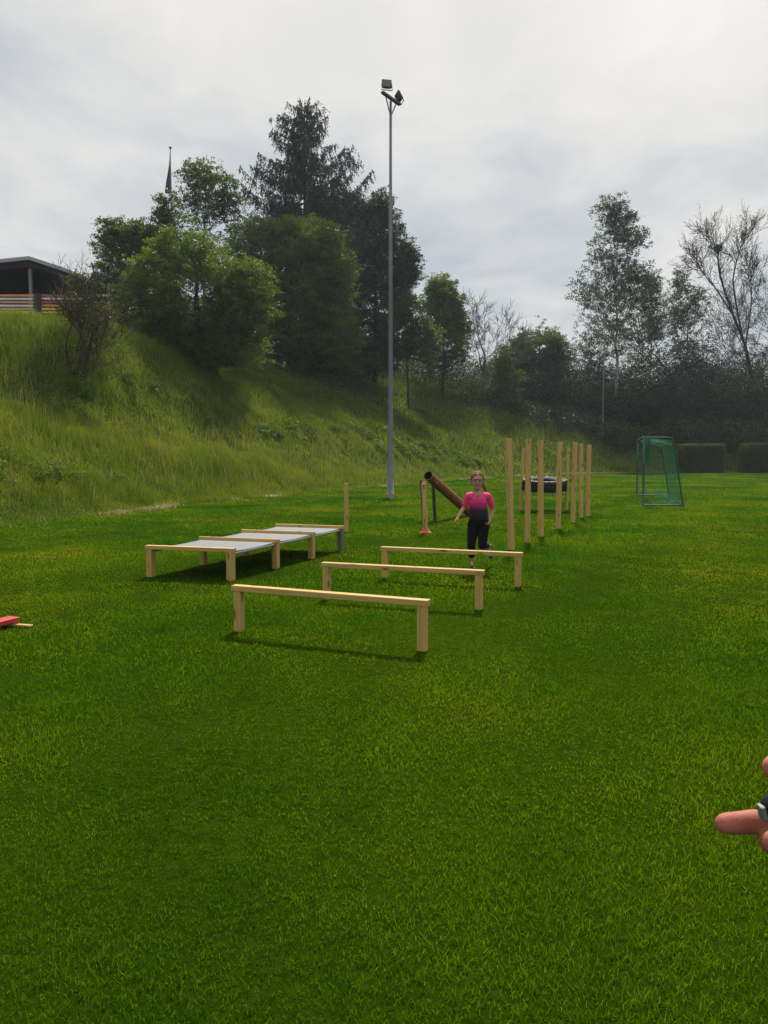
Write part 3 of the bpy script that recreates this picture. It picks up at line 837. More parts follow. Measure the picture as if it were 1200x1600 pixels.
# tube on trestle
b = G(680, 814); bl = G(662, 815)
root = empty('pipe_slide', b, 'rusty brown pipe leaning from a dark trestle down to the grass', 'pipe')
h_ = at(680, 752, b.y).z
stick('leg', (0, 0, -.05), Vector((-.06, 0, h_ + .01)), .07, .07, darkwood_pipeshade, root, roll=.1)
stick('leg', (bl - b) + Vector((.0, 0, -.05)), at(657.5, 750, bl.y) - b, .05, .05, darkwood_pipeshade, root, roll=.1)
pa = at(656, 754, b.y - .045) - b; pb = at(683.5, 754, b.y - .045) - b
stick('crossbar', pa, (pb.x, pb.y, pa.z), .045, .05, pine, root)
s_ = at(669, 743, b.y - .22) - b; e_ = G(736, 806) + Vector((0, .12, .06)) - b
s_ = Vector(s_); e_ = Vector(e_)
dd = (e_ - s_).normalized(); Lp = (e_ - s_).length
bm = bmesh.new(); ns = 28; ro, ri = .118, .106
rg = []
for (r_, z_) in ((ri, Lp), (ro, Lp), (ro, 0), (ri, 0), (ri, Lp)):
    rg.append([bm.verts.new((r_ * math.cos(k * 2 * math.pi / ns), r_ * math.sin(k * 2 * math.pi / ns), z_)) for k in range(ns)] if not (r_ == ri and z_ == Lp and rg) else rg[0])
for i_, (a_, b_) in enumerate(zip(rg[:-1], rg[1:])):
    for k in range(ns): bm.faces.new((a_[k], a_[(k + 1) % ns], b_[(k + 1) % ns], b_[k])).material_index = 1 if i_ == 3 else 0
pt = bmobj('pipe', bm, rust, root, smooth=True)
pt.data.materials.append(darkwood_pipeshade); pt.modifiers.new('es', 'EDGE_SPLIT').split_angle = R(40)  # inside wall takes the dark wood colour, painting in the bore's shade
pt.location = s_; pt.rotation_mode = 'QUATERNION'; pt.rotation_quaternion = dd.to_track_quat('Z', 'Y')

# tyre between its own posts
def tyre():
    pl, pr = G(813, 798), G(885, 797)
    tl, tr = at(817.5, 700, pl.y), at(888, 699, pr.y)
    tag(stick('tyre_post', pl - Vector((0, 0, .05)), tl, .07, .07, pine, None, roll=.2), 'slim leaning wooden post holding the left side of the tyre', 'post', 'posts holding the tyre')
    tag(stick('tyre_post', pr - Vector((0, 0, .05)), tr, .07, .07, pine, None, roll=.2), 'slim wooden post holding the right side of the tyre', 'post', 'posts holding the tyre')
    Y = (pl.y + pr.y) / 2 - .12
    c = Vector((at(850, 757.5, Y).x, Y, .765))
    Rr = 34.2 / 1200 * Y; hw = .155
    root = empty('tractor_tyre', c, 'big black tractor tyre held flat at waist height between wooden posts', 'tyre')
    root.rotation_euler = (R(6), 0, 0)
    prof = []      # carcass cross-section (r, z)
    pts_ = [(-.30, -hw * .45), (-.27, -hw * .8), (-.17, -hw * 1.02), (-.06, -hw * 1.0), (-.018, -hw * .86), (-.012, 0), (-.018, hw * .86), (-.06, hw * 1.0), (-.17, hw * 1.02), (-.27, hw * .8), (-.30, hw * .45), (-.265, hw * .3), (-.05, 0), (-.265, -hw * .3)]
    # inner hollow: last points make the inside of the casing
    bm = bmesh.new(); ns = 56; rings = []
    for k in range(ns):
        a = k * 2 * math.pi / ns
        rings.append([bm.verts.new(((Rr + r_) * math.cos(a), (Rr + r_) * math.sin(a), z_)) for r_, z_ in pts_])
    m_ = len(pts_)
    for k in range(ns):
        A_, B_ = rings[k], rings[(k + 1) % ns]
        for j in range(m_): bm.faces.new((A_[j], A_[(j + 1) % m_], B_[(j + 1) % m_], B_[j]))
    bmobj('carcass', bm, rubber, root, smooth=True)
    # chevron lugs as raised tread
    bm = bmesh.new(); nl = 26
    for k in range(nl):
        for s in (-1, 1):
            a0 = (k + (.5 if s > 0 else 0)) * 2 * math.pi / nl
            for q in range(4):
                t0_, t1_ = q / 4, (q + 1) / 4
                vs = []
                for t_ in (t0_, t1_):
                    z_ = s * (.01 + t_ * (hw * .98 - .01)); aa_ = a0 + t_ * .16
                    for da in (-.035, .035):
                        for r_ in (-.03, .022):
                            vs.append(bm.verts.new(((Rr + r_) * math.cos(aa_ + da), (Rr + r_) * math.sin(aa_ + da), z_)))
                for f_ in ((0, 1, 3, 2), (4, 5, 7, 6), (0, 1, 5, 4), (2, 3, 7, 6), (1, 3, 7, 5), (0, 2, 6, 4)):
                    bm.faces.new([vs[i_] for i_ in f_])
    nf = len(bm.faces)
    # pale shoulder blocks along the upper rim
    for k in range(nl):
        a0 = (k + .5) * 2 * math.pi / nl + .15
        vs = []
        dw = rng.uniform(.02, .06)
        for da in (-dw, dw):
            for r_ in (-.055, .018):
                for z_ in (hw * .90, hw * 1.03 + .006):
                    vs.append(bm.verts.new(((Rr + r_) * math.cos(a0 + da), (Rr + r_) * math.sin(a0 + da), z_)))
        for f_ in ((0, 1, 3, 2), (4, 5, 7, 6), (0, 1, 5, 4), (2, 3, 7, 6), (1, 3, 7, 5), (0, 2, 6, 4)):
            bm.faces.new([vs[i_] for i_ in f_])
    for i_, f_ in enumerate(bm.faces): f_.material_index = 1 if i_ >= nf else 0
    o = bmobj('tread', bm, rubber, root); o.data.materials.append(rubber_pale)
tyre()

# red plank on pale slat
zt = .088
A0 = G(30.5, 964, zt); B0 = G(14.5, 962, zt)
d = Vector((-.36, -.93, 0)).normalized(); e = (A0 - B0).normalized()
root = empty('red_plank', (A0 + B0) / 2 - Vector((0, 0, zt)), 'glossy red plank end lying raised off the lawn at the left edge', 'plank')
mid = Vector((0, 0, zt - .021))
stick('board', mid, mid + d * 1.9, (A0 - B0).length, .042, red_paint, root)
for t_ in (.22, 1.6):
    q = d * t_
    bm = bmesh.new(); add_box(bm, (.10, .05, .05), (q.x, q.y, .022)); bmobj('support_block', bm, darkwood_pipeshade, root, bevel=.003)
a_ = G(-12, 977.5); b_ = G(50, 981)
o = stick('wooden_strip', a_ + Vector((0, 0, .022)), b_ + Vector((0, 0, .018)), .045, .02, pine)
tag(o, 'thin pale wooden slat lying in the grass beside the red plank', 'slat')

# ------------------------------------------------------------------ floodlight masts
def mast(base, height, label, scale=1, rz=0, group='floodlight masts'):
    root = empty('floodlight_mast', base, label, 'floodlight mast', group, rz)
    s = scale
    bm = bmesh.new(); add_box(bm, (.30, .30, .26), (0, 0, .08)); bmobj('footing', bm, concrete, root, bevel=.015)
    A = Acc(); z = np.array([.15, 1.55, 1.6, height * .5, height]); A.tube(np.stack([z * 0, z * 0, z], -1), [.118, .112, .088, .070, .045], 16, True); A.build('pole', mast_grey, root)
    bm = bmesh.new(); add_box(bm, (.02, .10, .34), (.108, 0, .85)); bmobj('service_hatch', bm, mast_grey, root, bevel=.003)
    p0 = Vector((-.30, -.46, height + .10)); p1 = Vector((.34, .50, height + .10))
    stick('crossarm', p0, p1, .12, .08, lamp_grey, root)
    for q in (p0 * .62, p1 * .62):
        A = Acc(); A.tube(np.array([[0, 0, height - .55], [q.x, q.y, height + .07]]), .025, 6, True); A.build('brace', mast_grey, root)
    def lamp(c, yaw, tilt):
        l_ = bpy.data.objects.new('floodlight', None)
        bm = bmesh.new()
        # housing: a shallow pan, broader at the glass
        w, h_, dp = .35, .32, .13
        fr_ = [bm.verts.new((x * w / 2, -dp * .2, z * h_ / 2)) for x, z in ((-1, -1), (1, -1), (1, 1), (-1, 1))]
        fm = [bm.verts.new((x * w / 2, .02, z * h_ / 2)) for x, z in ((-1, -1), (1, -1), (1, 1), (-1, 1))]
        bk = [bm.verts.new((x * w * .30, dp, z * h_ * .32)) for x, z in ((-1, -1), (1, -1), (1, 1), (-1, 1))]
        for P_, Q_ in ((fr_, fm), (fm, bk)):
            for k in range(4): bm.faces.new((P_[k], P_[(k + 1) % 4], Q_[(k + 1) % 4], Q_[k]))
        bm.faces.new(fr_); bm.faces.new(bk)
        ho = bmobj('floodlight', bm, lamp_grey, root, bevel=.006)
        ho.location = c; ho.rotation_euler = (tilt, 0, yaw)
        bm = bmesh.new(); add_box(bm, (w * .9, .006, h_ * .88), (0, -dp * .2 - .006, 0)); bmobj('glass', bm, glass_m, ho)
        bm = bmesh.new()
        for sx_ in (-1, 1): add_box(bm, (.015, .03, .26), (sx_ * (w / 2 + .012), .02, -.12))
        add_box(bm, (w + .04, .03, .015), (0, .02, -.255)); bmobj('bracket', bm, lamp_grey, ho)
        bpy.data.objects.remove(l_)
    lamp(p0 + Vector((.16, .02, .30)), R(10), R(-18))
    lamp(p1 + Vector((-.02, 0, .30)), R(105), R(-32))
    return root
bM = G(610, 779)
mast(bM, at(612, 158, bM.y).z, 'tall grey floodlight mast near the foot of the bank with two lamps on top')
bF = G(940, 736.5)
mast(bF, 15.4, 'distant thin grey floodlight mast in front of the tallest birch')

# ------------------------------------------------------------------ goal
def goal():
    A0 = G(1004.5, 791); B0 = G(995, 775)
    back = Vector((1.27, -.02, 0)); Ht = 2.2
    root = empty('football_goal', A0, 'portable green football goal with green net seen from its side', 'goal')
    F0, F1 = Vector((0, 0, 0)), B0 - A0
    r = .032
    def side(o_):
        # base bar, sloping back bar with a rounded top corner, top bar
        p = [o_ + Vector((0, 0, Ht - .03)), o_ + back * .55 + Vector((0, 0, Ht - .03)), o_ + back * .66 + Vector((0, 0, Ht - .06)), o_ + back * .72 + Vector((0, 0, Ht - .16)), o_ + back + Vector((0, 0, .03))]
        A = Acc(); A.tube(np.array(p), r * .8, 8); A.tube(np.array([o_ + Vector((0, 0, .03)), o_ + back * .5 + Vector((0, 0, .03)), o_ + back + Vector((0, 0, .03))]), r, 8)
        A.build('side_frame', goal_m, root)
        A = Acc(); A.tube(np.array([o_, o_ + Vector((0, 0, Ht * .5)), o_ + Vector((0, 0, Ht + .02))]), .042, 12, True); A.build('goal_post', goal_m, root)
        return p
    s0 = side(F0); s1 = side(F1)
    A = Acc(); A.tube(np.array([F0 + Vector((0, 0, Ht)), (F0 + F1) / 2 + Vector((0, 0, Ht)), F1 + Vector((0, 0, Ht))]), .05, 12, True); A.build('crossbar', goal_m, root)
    A = Acc(); A.tube(np.array([F0 + back + Vector((0, 0, .03)), (F0 + F1) / 2 + back + Vector((0, 0, .03)), F1 + back + Vector((0, 0, .03))]), r, 8); A.build('ground_bar', goal_m, root)
    # net
    T = Acc(); cell = .115
    def prof(t):      # t 0..1 along top and back
        P_ = [np.array(q) for q in (s0[0], s0[1], s0[2], s0[3], s0[4])]
        ls = [np.linalg.norm(P_[i + 1] - P_[i]) for i in range(4)]; S = sum(ls); d = t * S
        for i in range(4):
            if d <= ls[i] or i == 3: return P_[i] + (P_[i + 1] - P_[i]) * min(d / ls[i], 1)
            d -= ls[i]
    S = 2.95; n1_ = int(S / cell); W = (F1 - F0).length; n2_ = int(W / cell); f1 = np.array(F1)
    def pt(i, j):
        t = i / n1_; w = j / n2_
        p = prof(t) + f1 * w
        sag = .10 * math.sin(math.pi * t) * (1 + .6 * math.sin(w * 9)) + .03 * math.sin(w * 37 + t * 11)
        return p + np.array([.4 * sag - .25 * sag, 0, -sag * (1.3 if t < .3 else .3)])
    grid = np.array([[pt(i, j) for j in range(n2_ + 1)] for i in range(n1_ + 1)])
    for i in range(n1_ + 1): T.tube(grid[i], .0021, 3)
    for j in range(n2_ + 1): T.tube(grid[:, j], .0021, 3)
    # side nets (trapezoids)
    for o_ in (np.zeros(3), f1):
        bx = np.array(back)
        def sp_(a, b):
            z = b * (Ht - .05) + .03
            wid = 1 - .30 * b
            q = o_ + bx * a * wid + np.array([0, 0, z])
            return q + np.array([0, .05 * math.sin(a * 7 + b * 5) * math.sin(math.pi * b), -.03 * math.sin(a * 3.1)])
        na, nb = 11, 19
        g_ = np.array([[sp_(i / na, j / nb) for j in range(nb + 1)] for i in range(na + 1)])
        for i in range(na + 1): T.tube(g_[i], .0021, 3)
        for j in range(nb + 1): T.tube(g_[:, j], .0021, 3)
    # spare net bunched at the front upper corner and lying on the grass at the back
    for k in range(46):
        a = rng.uniform(0, 1); P_ = []
        z0 = Ht - .05; 
        for q in range(12):
            t = q / 11
            P_.append(np.array([.04 + .16 * abs(math.sin(t * 5 + k)) + rng.normal(0, .02), rng.normal(.05, .03), z0 - t * rng.uniform(.5, .9) ]))
        T.tube(np.array(P_), .0021, 3)
    for k in range(60):
        w = rng.uniform(0, 1); c = np.array(F0) + f1 * w + np.array(back) * rng.uniform(.55, 1.0)
        P_ = [c + np.array([rng.normal(0, .12), rng.normal(0, .3), rng.uniform(.03, .16)]) for q in range(7)]
        T.tube(np.array(P_), .0021, 3)
    T.build('net', net_m, root)
goal()

# ------------------------------------------------------------------ shelter, ski fence, flag
def shelter():
    Y = 43; zb = h1(-20, Y)
    pl = [(-190, 424), (45, 400), (100, 418), (172, 449)]
    P = [at(u, v, Y) for u, v in pl]
    o0 = Vector((P[1].x, Y, zb))
    root = empty('open_shelter', o0, 'dark brown open-fronted shelter with pale roof edge at the top of the bank', 'shelter')
    bm = bmesh.new(); top = []; bot = []
    for y_ in (0, 9):
        for p in P:
            q = p - o0
            top.append(bm.verts.new((q.x, y_, q.z))); bot.append(bm.verts.new((q.x, y_, q.z - .20)))
    n = len(P)
    for k in range(n - 1):
        bm.faces.new((top[k], top[k + 1], top[n + k + 1], top[n + k])); bm.faces.new((bot[k], bot[k + 1], bot[n + k + 1], bot[n + k]))
        bm.faces.new((top[k], top[k + 1], bot[k + 1], bot[k])); bm.faces.new((top[n + k], top[n + k + 1], bot[n + k + 1], bot[n + k]))
    bm.faces.new((top[0], bot[0], bot[n], top[n])); bm.faces.new((top[n - 1], bot[n - 1], bot[2 * n - 1], top[2 * n - 1]))
    bmobj('roof', bm, roof_m, root)
    # ceiling / beams below the roof, back wall
    bm = bmesh.new(); vs = []
    for y_ in (.25, 8.8):
        for p in P:
            q = p - o0; vs.append((bm.verts.new((q.x, y_, q.z - .21)), bm.verts.new((q.x, y_, q.z - .52))))
    for k in range(n - 1):
        a, b, c, d_ = vs[k], vs[k + 1], vs[n + k + 1], vs[n + k]
        bm.faces.new((a[0], b[0], b[1], a[1])); bm.faces.new((a[1], b[1], c[1], d_[1])); bm.faces.new((d_[0], c[0], c[1], d_[1])); 
    bmobj('ceiling', bm, darkbrown, root)
    bm = bmesh.new()
    xa, xb = P[0].x - o0.x + .3, P[3].x - o0.x - .35
    v0_ = [bm.verts.new((xa, 5, 0)), bm.verts.new((xb, 5, 0)), bm.verts.new((xb, 5, P[3].z - zb - .4)), bm.verts.new((P[1].x - o0.x, 5, P[1].z - zb - .4)), bm.verts.new((xa, 5, P[0].z - zb - .4))]
    v1_ = [bm.verts.new((w.co.x, 5.2, w.co.z)) for w in v0_]
    bm.faces.new(v0_); bm.faces.new(v1_)
    for k in range(5): bm.faces.new((v0_[k], v0_[(k + 1) % 5], v1_[(k + 1) % 5], v1_[k]))
    bmobj('wall', bm, darkbrown, root)
    bm = bmesh.new()
    for k in range(8): add_box(bm, (.16, 4.6, .12), (xb - .1, 2.7, .1 + k * .32))
    bmobj('side_slats', bm, darkbrown, root)
    for u in (-120, -40, 42, 128):
        x = at(u, 450, Y).x - o0.x
        zz = np.interp(u, [q[0] for q in pl], [p.z for p in P]) - zb - .52
        bm = bmesh.new(); add_box(bm, (.18, .18, zz), (x, .5, zz / 2)); bmobj('post', bm, postgrey, root, bevel=.01)
shelter()

skicol = {'orange': (.72, .30, .10), 'cream': (.72, .62, .42), 'white': (.62, .63, .66), 'red': (.42, .07, .06), 'yellow': (.70, .48, .08), 'purple': (.16, .07, .16), 'blue': (.08, .12, .28), 'salmon': (.62, .26, .18), 'black': (.03, .03, .035)}
skim = {k: simple('ski_' + k, c, .35, 0, .08, 4, spec=.5) for k, c in skicol.items()}
def skifence():
    x0, x1 = -26.0, -11.6
    Yf = 36.5
    pR = at(178, 480, Yf); pL = at(-160, 480, Yf)
    zb = h1(pL.x, Yf) - .0
    def zg(x): return h1(x, Yf)
    spans = [(-150, -60), (-57, 54), (65, 131), (133, 176)]
    cols = [['red', 'white', 'orange', 'yellow', 'blue', 'white'], ['orange', 'white', 'salmon', 'purple', 'yellow', 'white'], ['red', 'cream', 'red', 'white', 'yellow', 'orange'], ['cream', 'black', 'white', 'red', 'white', 'yellow']]
    for (a, b), cc, lb in zip(spans, cols, ['panel out past the left edge', 'wide panel of coloured skis left of the dark gate posts, orange ski on top', 'panel of coloured skis right of the dark gate posts, red ski on top', 'narrow ski panel half hidden behind the sapling and leaves']):
        if lb.startswith('panel out'): continue
        pa, pb = at(a, 475, Yf), at(b, 475, Yf); w = pb.x - pa.x; zz = zg((pa.x + pb.x) / 2)
        root = empty('ski_fence', (pa.x, Yf, zz), lb, 'fence', 'fence panels made of old skis')
        zt_ = at(60, 460, Yf).z - zz
        if b < 60: rail_n = 3
        else: rail_n = 2
        for k in range(rail_n):
            x = w * (k + .5) / rail_n
            stick('upright', (x, .06, -.2), (x, .06, zt_), .05, .05, darkwood_pipeshade, root, roll=0)
        nsk = max(1, round(w / 1.75))
        for i in range(6):
            z = zt_ - .05 - i * .155
            for s_ in range(nsk):
                # one ski: thin board with an upturned pointed tip
                bm = bmesh.new(); Ls = w / nsk; n_ = 14; prev = None
                flip = (i + s_) % 2; up_ = rng.uniform(-.012, .012)
                for k in range(n_ + 1):
                    t = k / n_; x = s_ * Ls + Ls * (1 - t if flip else t)
                    hw_ = .056 * min(1, (1 - t) * 9 + .15) * (1 - .15 * math.sin(math.pi * t)); cv = .07 * max(0, t - .88) ** 1.3 * 8
                    y_ = -.0 - cv
                    ring = [bm.verts.new((x, y_, z + up_ * t - hw_)), bm.verts.new((x, y_, z + up_ * t + hw_)), bm.verts.new((x, y_ - .014, z + up_ * t + hw_)), bm.verts.new((x, y_ - .014, z + up_ * t - hw_))]
                    if prev:
                        for j in range(4): bm.faces.new((prev[j], ring[j], ring[(j + 1) % 4], prev[(j + 1) % 4]))
                    else: bm.faces.new(ring)
                    prev = ring
                bm.faces.new(prev)
                cname = cc[i] if rng.uniform() < .7 else cc[(i + 2) % 6]
                bmobj('ski', bm, skim[cname], root)
        stick('bottom_rail', (0, .03, .06), (w, .03, .06), .07, .04, darkwood_pipeshade, root)
    for u, lb in ((56.5, 'left one of the pair of dark gate posts in the ski fence'), (62.5, 'right one of the pair of dark gate posts in the ski fence')):
        p = at(u, 475, Yf); z_ = zg(p.x)
        o = stick('gate_post', (p.x, Yf, z_ - .2), (p.x, Yf, at(u, 459, Yf).z), .15, .15, skim['black'] if u < 60 else darkwood_pipeshade, None, roll=0)
        tag(o, lb, 'post', 'gate posts')
skifence()

def flagpole():
    Y = 54; b = onground(272.5, Y)
    root = empty('flagpole', b, 'slim flagpole with ball top and a furled grey flag above the trees', 'flagpole')
    ht = at(270.5, 232, Y).z - b.z
    A = Acc(); A.tube(np.array([[0, 0, -.2], [0, 0, ht * .5], [0, 0, ht]]), [.07, .055, .035], 10, True); A.build('pole', mast_grey, root)
    bm = bmesh.new(); bmesh.ops.create_uvsphere(bm, u_segments=14, v_segments=10, radius=.10)
    for w in bm.verts: w.co.z = w.co.z * .75 + ht + .05
    bmobj('finial', bm, lamp_grey, root, smooth=True)
    # hanging cloth: folds, widening downwards to the left
    n, m_ = 26, 18; V = []
    for i in range(n + 1):
        t = i / n; z = ht - .25 - t * 2.7
        w = .05 + .34 * t ** 1.2
        for j in range(m_ + 1):
            s = j / m_
            V.append((-s * w + .02 * math.sin(t * 6), .10 * math.sin(s * 15 + t * 2) * (.3 + t), z - .22 * s * (1 - t) * 0 - .05 * math.sin(s * 3.1)))
    ii = np.arange((n + 1) * (m_ + 1)).reshape(n + 1, m_ + 1)
    F = np.stack([ii[:-1, :-1], ii[:-1, 1:], ii[1:, 1:], ii[1:, :-1]], -1).reshape(-1, 4)
    f = npmesh('flag', np.array(V), F, flag_m, root, True)
    s_ = f.modifiers.new('thick', 'SOLIDIFY'); s_.thickness = .008
flagpole()

def cap_prim(p0, p1, r0, r1, sides=16, fl=None):
    """closed tapered capsule; fl=(axis, factor) flattens it along an axis"""
    p0 = np.asarray(p0, float); p1 = np.asarray(p1, float)
    z = p1 - p0; Lc = np.linalg.norm(z); z = z / (Lc + 1e-9)
    ref = np.array([0, 1.0, 0]) if abs(z[1]) < .8 else np.array([1.0, 0, 0])
    x = np.cross(ref, z); x /= np.linalg.norm(x); y = np.cross(z, x)
    rings = []
    for a in (-80, -55, -28, 0): rings.append((p0 + z * r0 * math.sin(R(a)), r0 * math.cos(R(a))))
    for a in (0, 28, 55, 80): rings.append((p1 + z * r1 * math.sin(R(a)), r1 * math.cos(R(a))))
    th = np.arange(sides) * 2 * np.pi / sides
    V = np.concatenate([c + r_ * (np.cos(th)[:, None] * x + np.sin(th)[:, None] * y) for c, r_ in rings])
    if fl is not None:
        ax_ = np.asarray(fl[0], float); ax_ /= np.linalg.norm(ax_)
        c = (p0 + p1) / 2; dd_ = (V - c) @ ax_
        base = np.clip(((V - p0) @ z) / (Lc + 1e-9), 0, 1)
        lin = (p0 - c) @ ax_ * (1 - base) + (p1 - c) @ ax_ * base
        V = V - np.outer((dd_ - lin) * (1 - fl[1]), ax_)
    n = len(rings); F = []
    for i in range(n - 1):
        for j in range(sides):
            k = (j + 1) % sides; F.append((i * sides + j, i * sides + k, (i + 1) * sides + k, (i + 1) * sides + j))
    F.append(tuple(range(sides - 1, -1, -1))); F.append(tuple((n - 1) * sides + j for j in range(sides)))
    return V, F
def ell_prim(c, r, rot=None):
    bm = bmesh.new(); bmesh.ops.create_uvsphere(bm, u_segments=24, v_segments=16, radius=1)
    V = np.array([w.co[:] for w in bm.verts]) * np.asarray(r)
    if rot is not None: V = V @ np.array(rot).T
    F = [tuple(w.index for w in f.verts) for f in bm.faces]; bm.free()
    return V + np.asarray(c, float), F
def organic(name, prims, voxel, mat_, parent, smooth_it=6, fac=.5, clip=None):
    V = []; F = []; n = 0
    for v_, f_ in prims:
        V.append(v_); F += [tuple(i + n for i in f) for f in f_]; n += len(v_)
    me = bpy.data.meshes.new(name); me.from_pydata(np.concatenate(V).tolist(), [], F); me.update()
    o = bpy.data.objects.new(name, me); col.objects.link(o)
    r = o.modifiers.new('r', 'REMESH'); r.mode = 'VOXEL'; r.voxel_size = voxel; r.use_smooth_shade = True
    s = o.modifiers.new('s', 'SMOOTH'); s.factor = fac; s.iterations = smooth_it
    dg = bpy.context.evaluated_depsgraph_get()
    nm = bpy.data.meshes.new_from_object(o.evaluated_get(dg))
    o.modifiers.clear(); o.data = nm; bpy.data.meshes.remove(me)
    nm.name = name; nm.materials.clear(); nm.materials.append(mat_)
    if clip:
        bm = bmesh.new(); bm.from_mesh(nm)
        for co, no in clip:
            bmesh.ops.bisect_plane(bm, geom=bm.verts[:] + bm.edges[:] + bm.faces[:], plane_co=co, plane_no=no, clear_outer=True)
        bm.to_mesh(nm); bm.free()
    for p in nm.polygons: p.use_smooth = True
    o.parent = parent
    return o

def skinmat(name, c, red):
    m, t = mat(name); l = t.links.new
    o = N(t, 'ShaderNodeOutputMaterial'); p = N(t, 'ShaderNodeBsdfPrincipled', Roughness=.6)
    p.inputs['Specular IOR Level'].default_value = .2
    p.inputs['Subsurface Weight'].default_value = .25; p.inputs['Subsurface Radius'].default_value = (.012, .004, .002); p.inputs['Subsurface Scale'].default_value = 1
    tcn = N(t, 'ShaderNodeTexCoord'); nz = N(t, 'ShaderNodeTexNoise', Scale=45, Detail=5, Roughness=.6); l(tcn.outputs['Object'], nz.inputs['Vector'])
    r = ramp(t, [(.3, red), (.65, c)], nz.outputs[0]); l(r.outputs[0], p.inputs['Base Color'])
    n2_ = N(t, 'ShaderNodeTexNoise', Scale=330, Detail=5); l(tcn.outputs['Object'], n2_.inputs['Vector'])
    b = N(t, 'ShaderNodeBump', Strength=.5, Distance=.0009); l(n2_.outputs[0], b.inputs['Height']); l(b.outputs[0], p.inputs['Normal'])
    l(p.outputs[0], o.inputs[0]); return m
skin = skinmat('skin_fair', (.50, .29, .20), (.42, .21, .145))
skin_hand = skinmat('skin_ruddy', (.47, .20, .14), (.38, .11, .08))
hair_m = simple('hair_blond_brown', (.17, .105, .055), .75, 0, .4, 60, spec=.15)
leg_m = simple('black_leggings', (.006, .006, .008), .85, 0, .2, spec=.15)
shoe_m = simple('shoe_teal', (.02, .05, .065), .7, 0, .2)
sole_m = simple('shoe_sole', (.35, .37, .40), .6)
glass_fr = simple('glasses_frame', (.01, .01, .012), .35)
lip_m = simple('lips', (.33, .10, .085), .5)
eye_m = simple('eye_dark', (.03, .02, .018), .2)
def shirtmat():
    m, t = mat('ombre_shirt'); l = t.links.new
    o = N(t, 'ShaderNodeOutputMaterial'); p = N(t, 'ShaderNodeBsdfPrincipled', Roughness=.75)
    tcn = N(t, 'ShaderNodeTexCoord'); s = N(t, 'ShaderNodeSeparateXYZ'); l(tcn.outputs['Object'], s.inputs[0])
    r = ramp(t, [(.0, (.008, .006, .010)), (.28, (.035, .006, .022)), (.55, (.50, .018, .17)), (1, (.95, .05, .26))])
    mr = N(t, 'ShaderNodeMapRange'); mr.inputs['From Min'].default_value = .76; mr.inputs['From Max'].default_value = 1.03
    l(s.outputs[2], mr.inputs[0]); l(mr.outputs[0], r.inputs[0]); l(r.outputs[0], p.inputs['Base Color'])
    nz = N(t, 'ShaderNodeTexNoise', Scale=9, Detail=3); l(tcn.outputs['Object'], nz.inputs['Vector'])
    b = N(t, 'ShaderNodeBump', Strength=.8, Distance=.03); l(nz.outputs[0], b.inputs['Height']); l(b.outputs[0], p.inputs['Normal'])
    l(p.outputs[0], o.inputs[0]); return m
shirt_m = shirtmat()
coral_m = simple('coral_sleeve', (.90, .06, .17), .75, 0, .06)

def hand_prims(w, d, n, s, k, curls, thumb_in=.35):
    w, d, n, s = (np.asarray(q, float) for q in (w, d, n, s))
    d = d / np.linalg.norm(d); n = n - n.dot(d) * d; n /= np.linalg.norm(n)
    s0 = np.cross(d, n); s = s0 if s0.dot(s) > 0 else -s0
    P = [ell_prim(w + d * .052 * k, (1, 1, 1), np.stack([d * .054 * k, s * .041 * k, n * .016 * k], 1))]
    P.append(cap_prim(w - d * .01 * k, w + d * .03 * k, .025 * k, .024 * k, fl=(n, .75)))
    for i, (ln, r_) in enumerate(((.072, .0088), (.080, .0090), (.074, .0086), (.058, .0076))):
        a = 0; q = w + d * (.092 - .004 * abs(i - 1)) * k + s * (.030 - .020 * i) * k
        for f, c_ in zip((.46, .30, .24), curls[i]):
            a += R(c_); q2 = q + (d * math.cos(a) + n * math.sin(a)) * ln * f * k
            P.append(cap_prim(q, q2, r_ * k, r_ * .93 * k, 12)); q = q2; r_ *= .94
    q = w + d * .025 * k + s * .028 * k
    for dr, ln, r_ in (((s * .75 + d * .6 + n * thumb_in), .038, .0125), ((s * .35 + d * .9 + n * thumb_in), .030, .0105), ((s * .1 + d + n * thumb_in), .024, .0095)):
        dr = dr / np.linalg.norm(dr); q2 = q + dr * ln * k; P.append(cap_prim(q, q2, r_ * k, r_ * .93 * k, 12)); q = q2
    return P

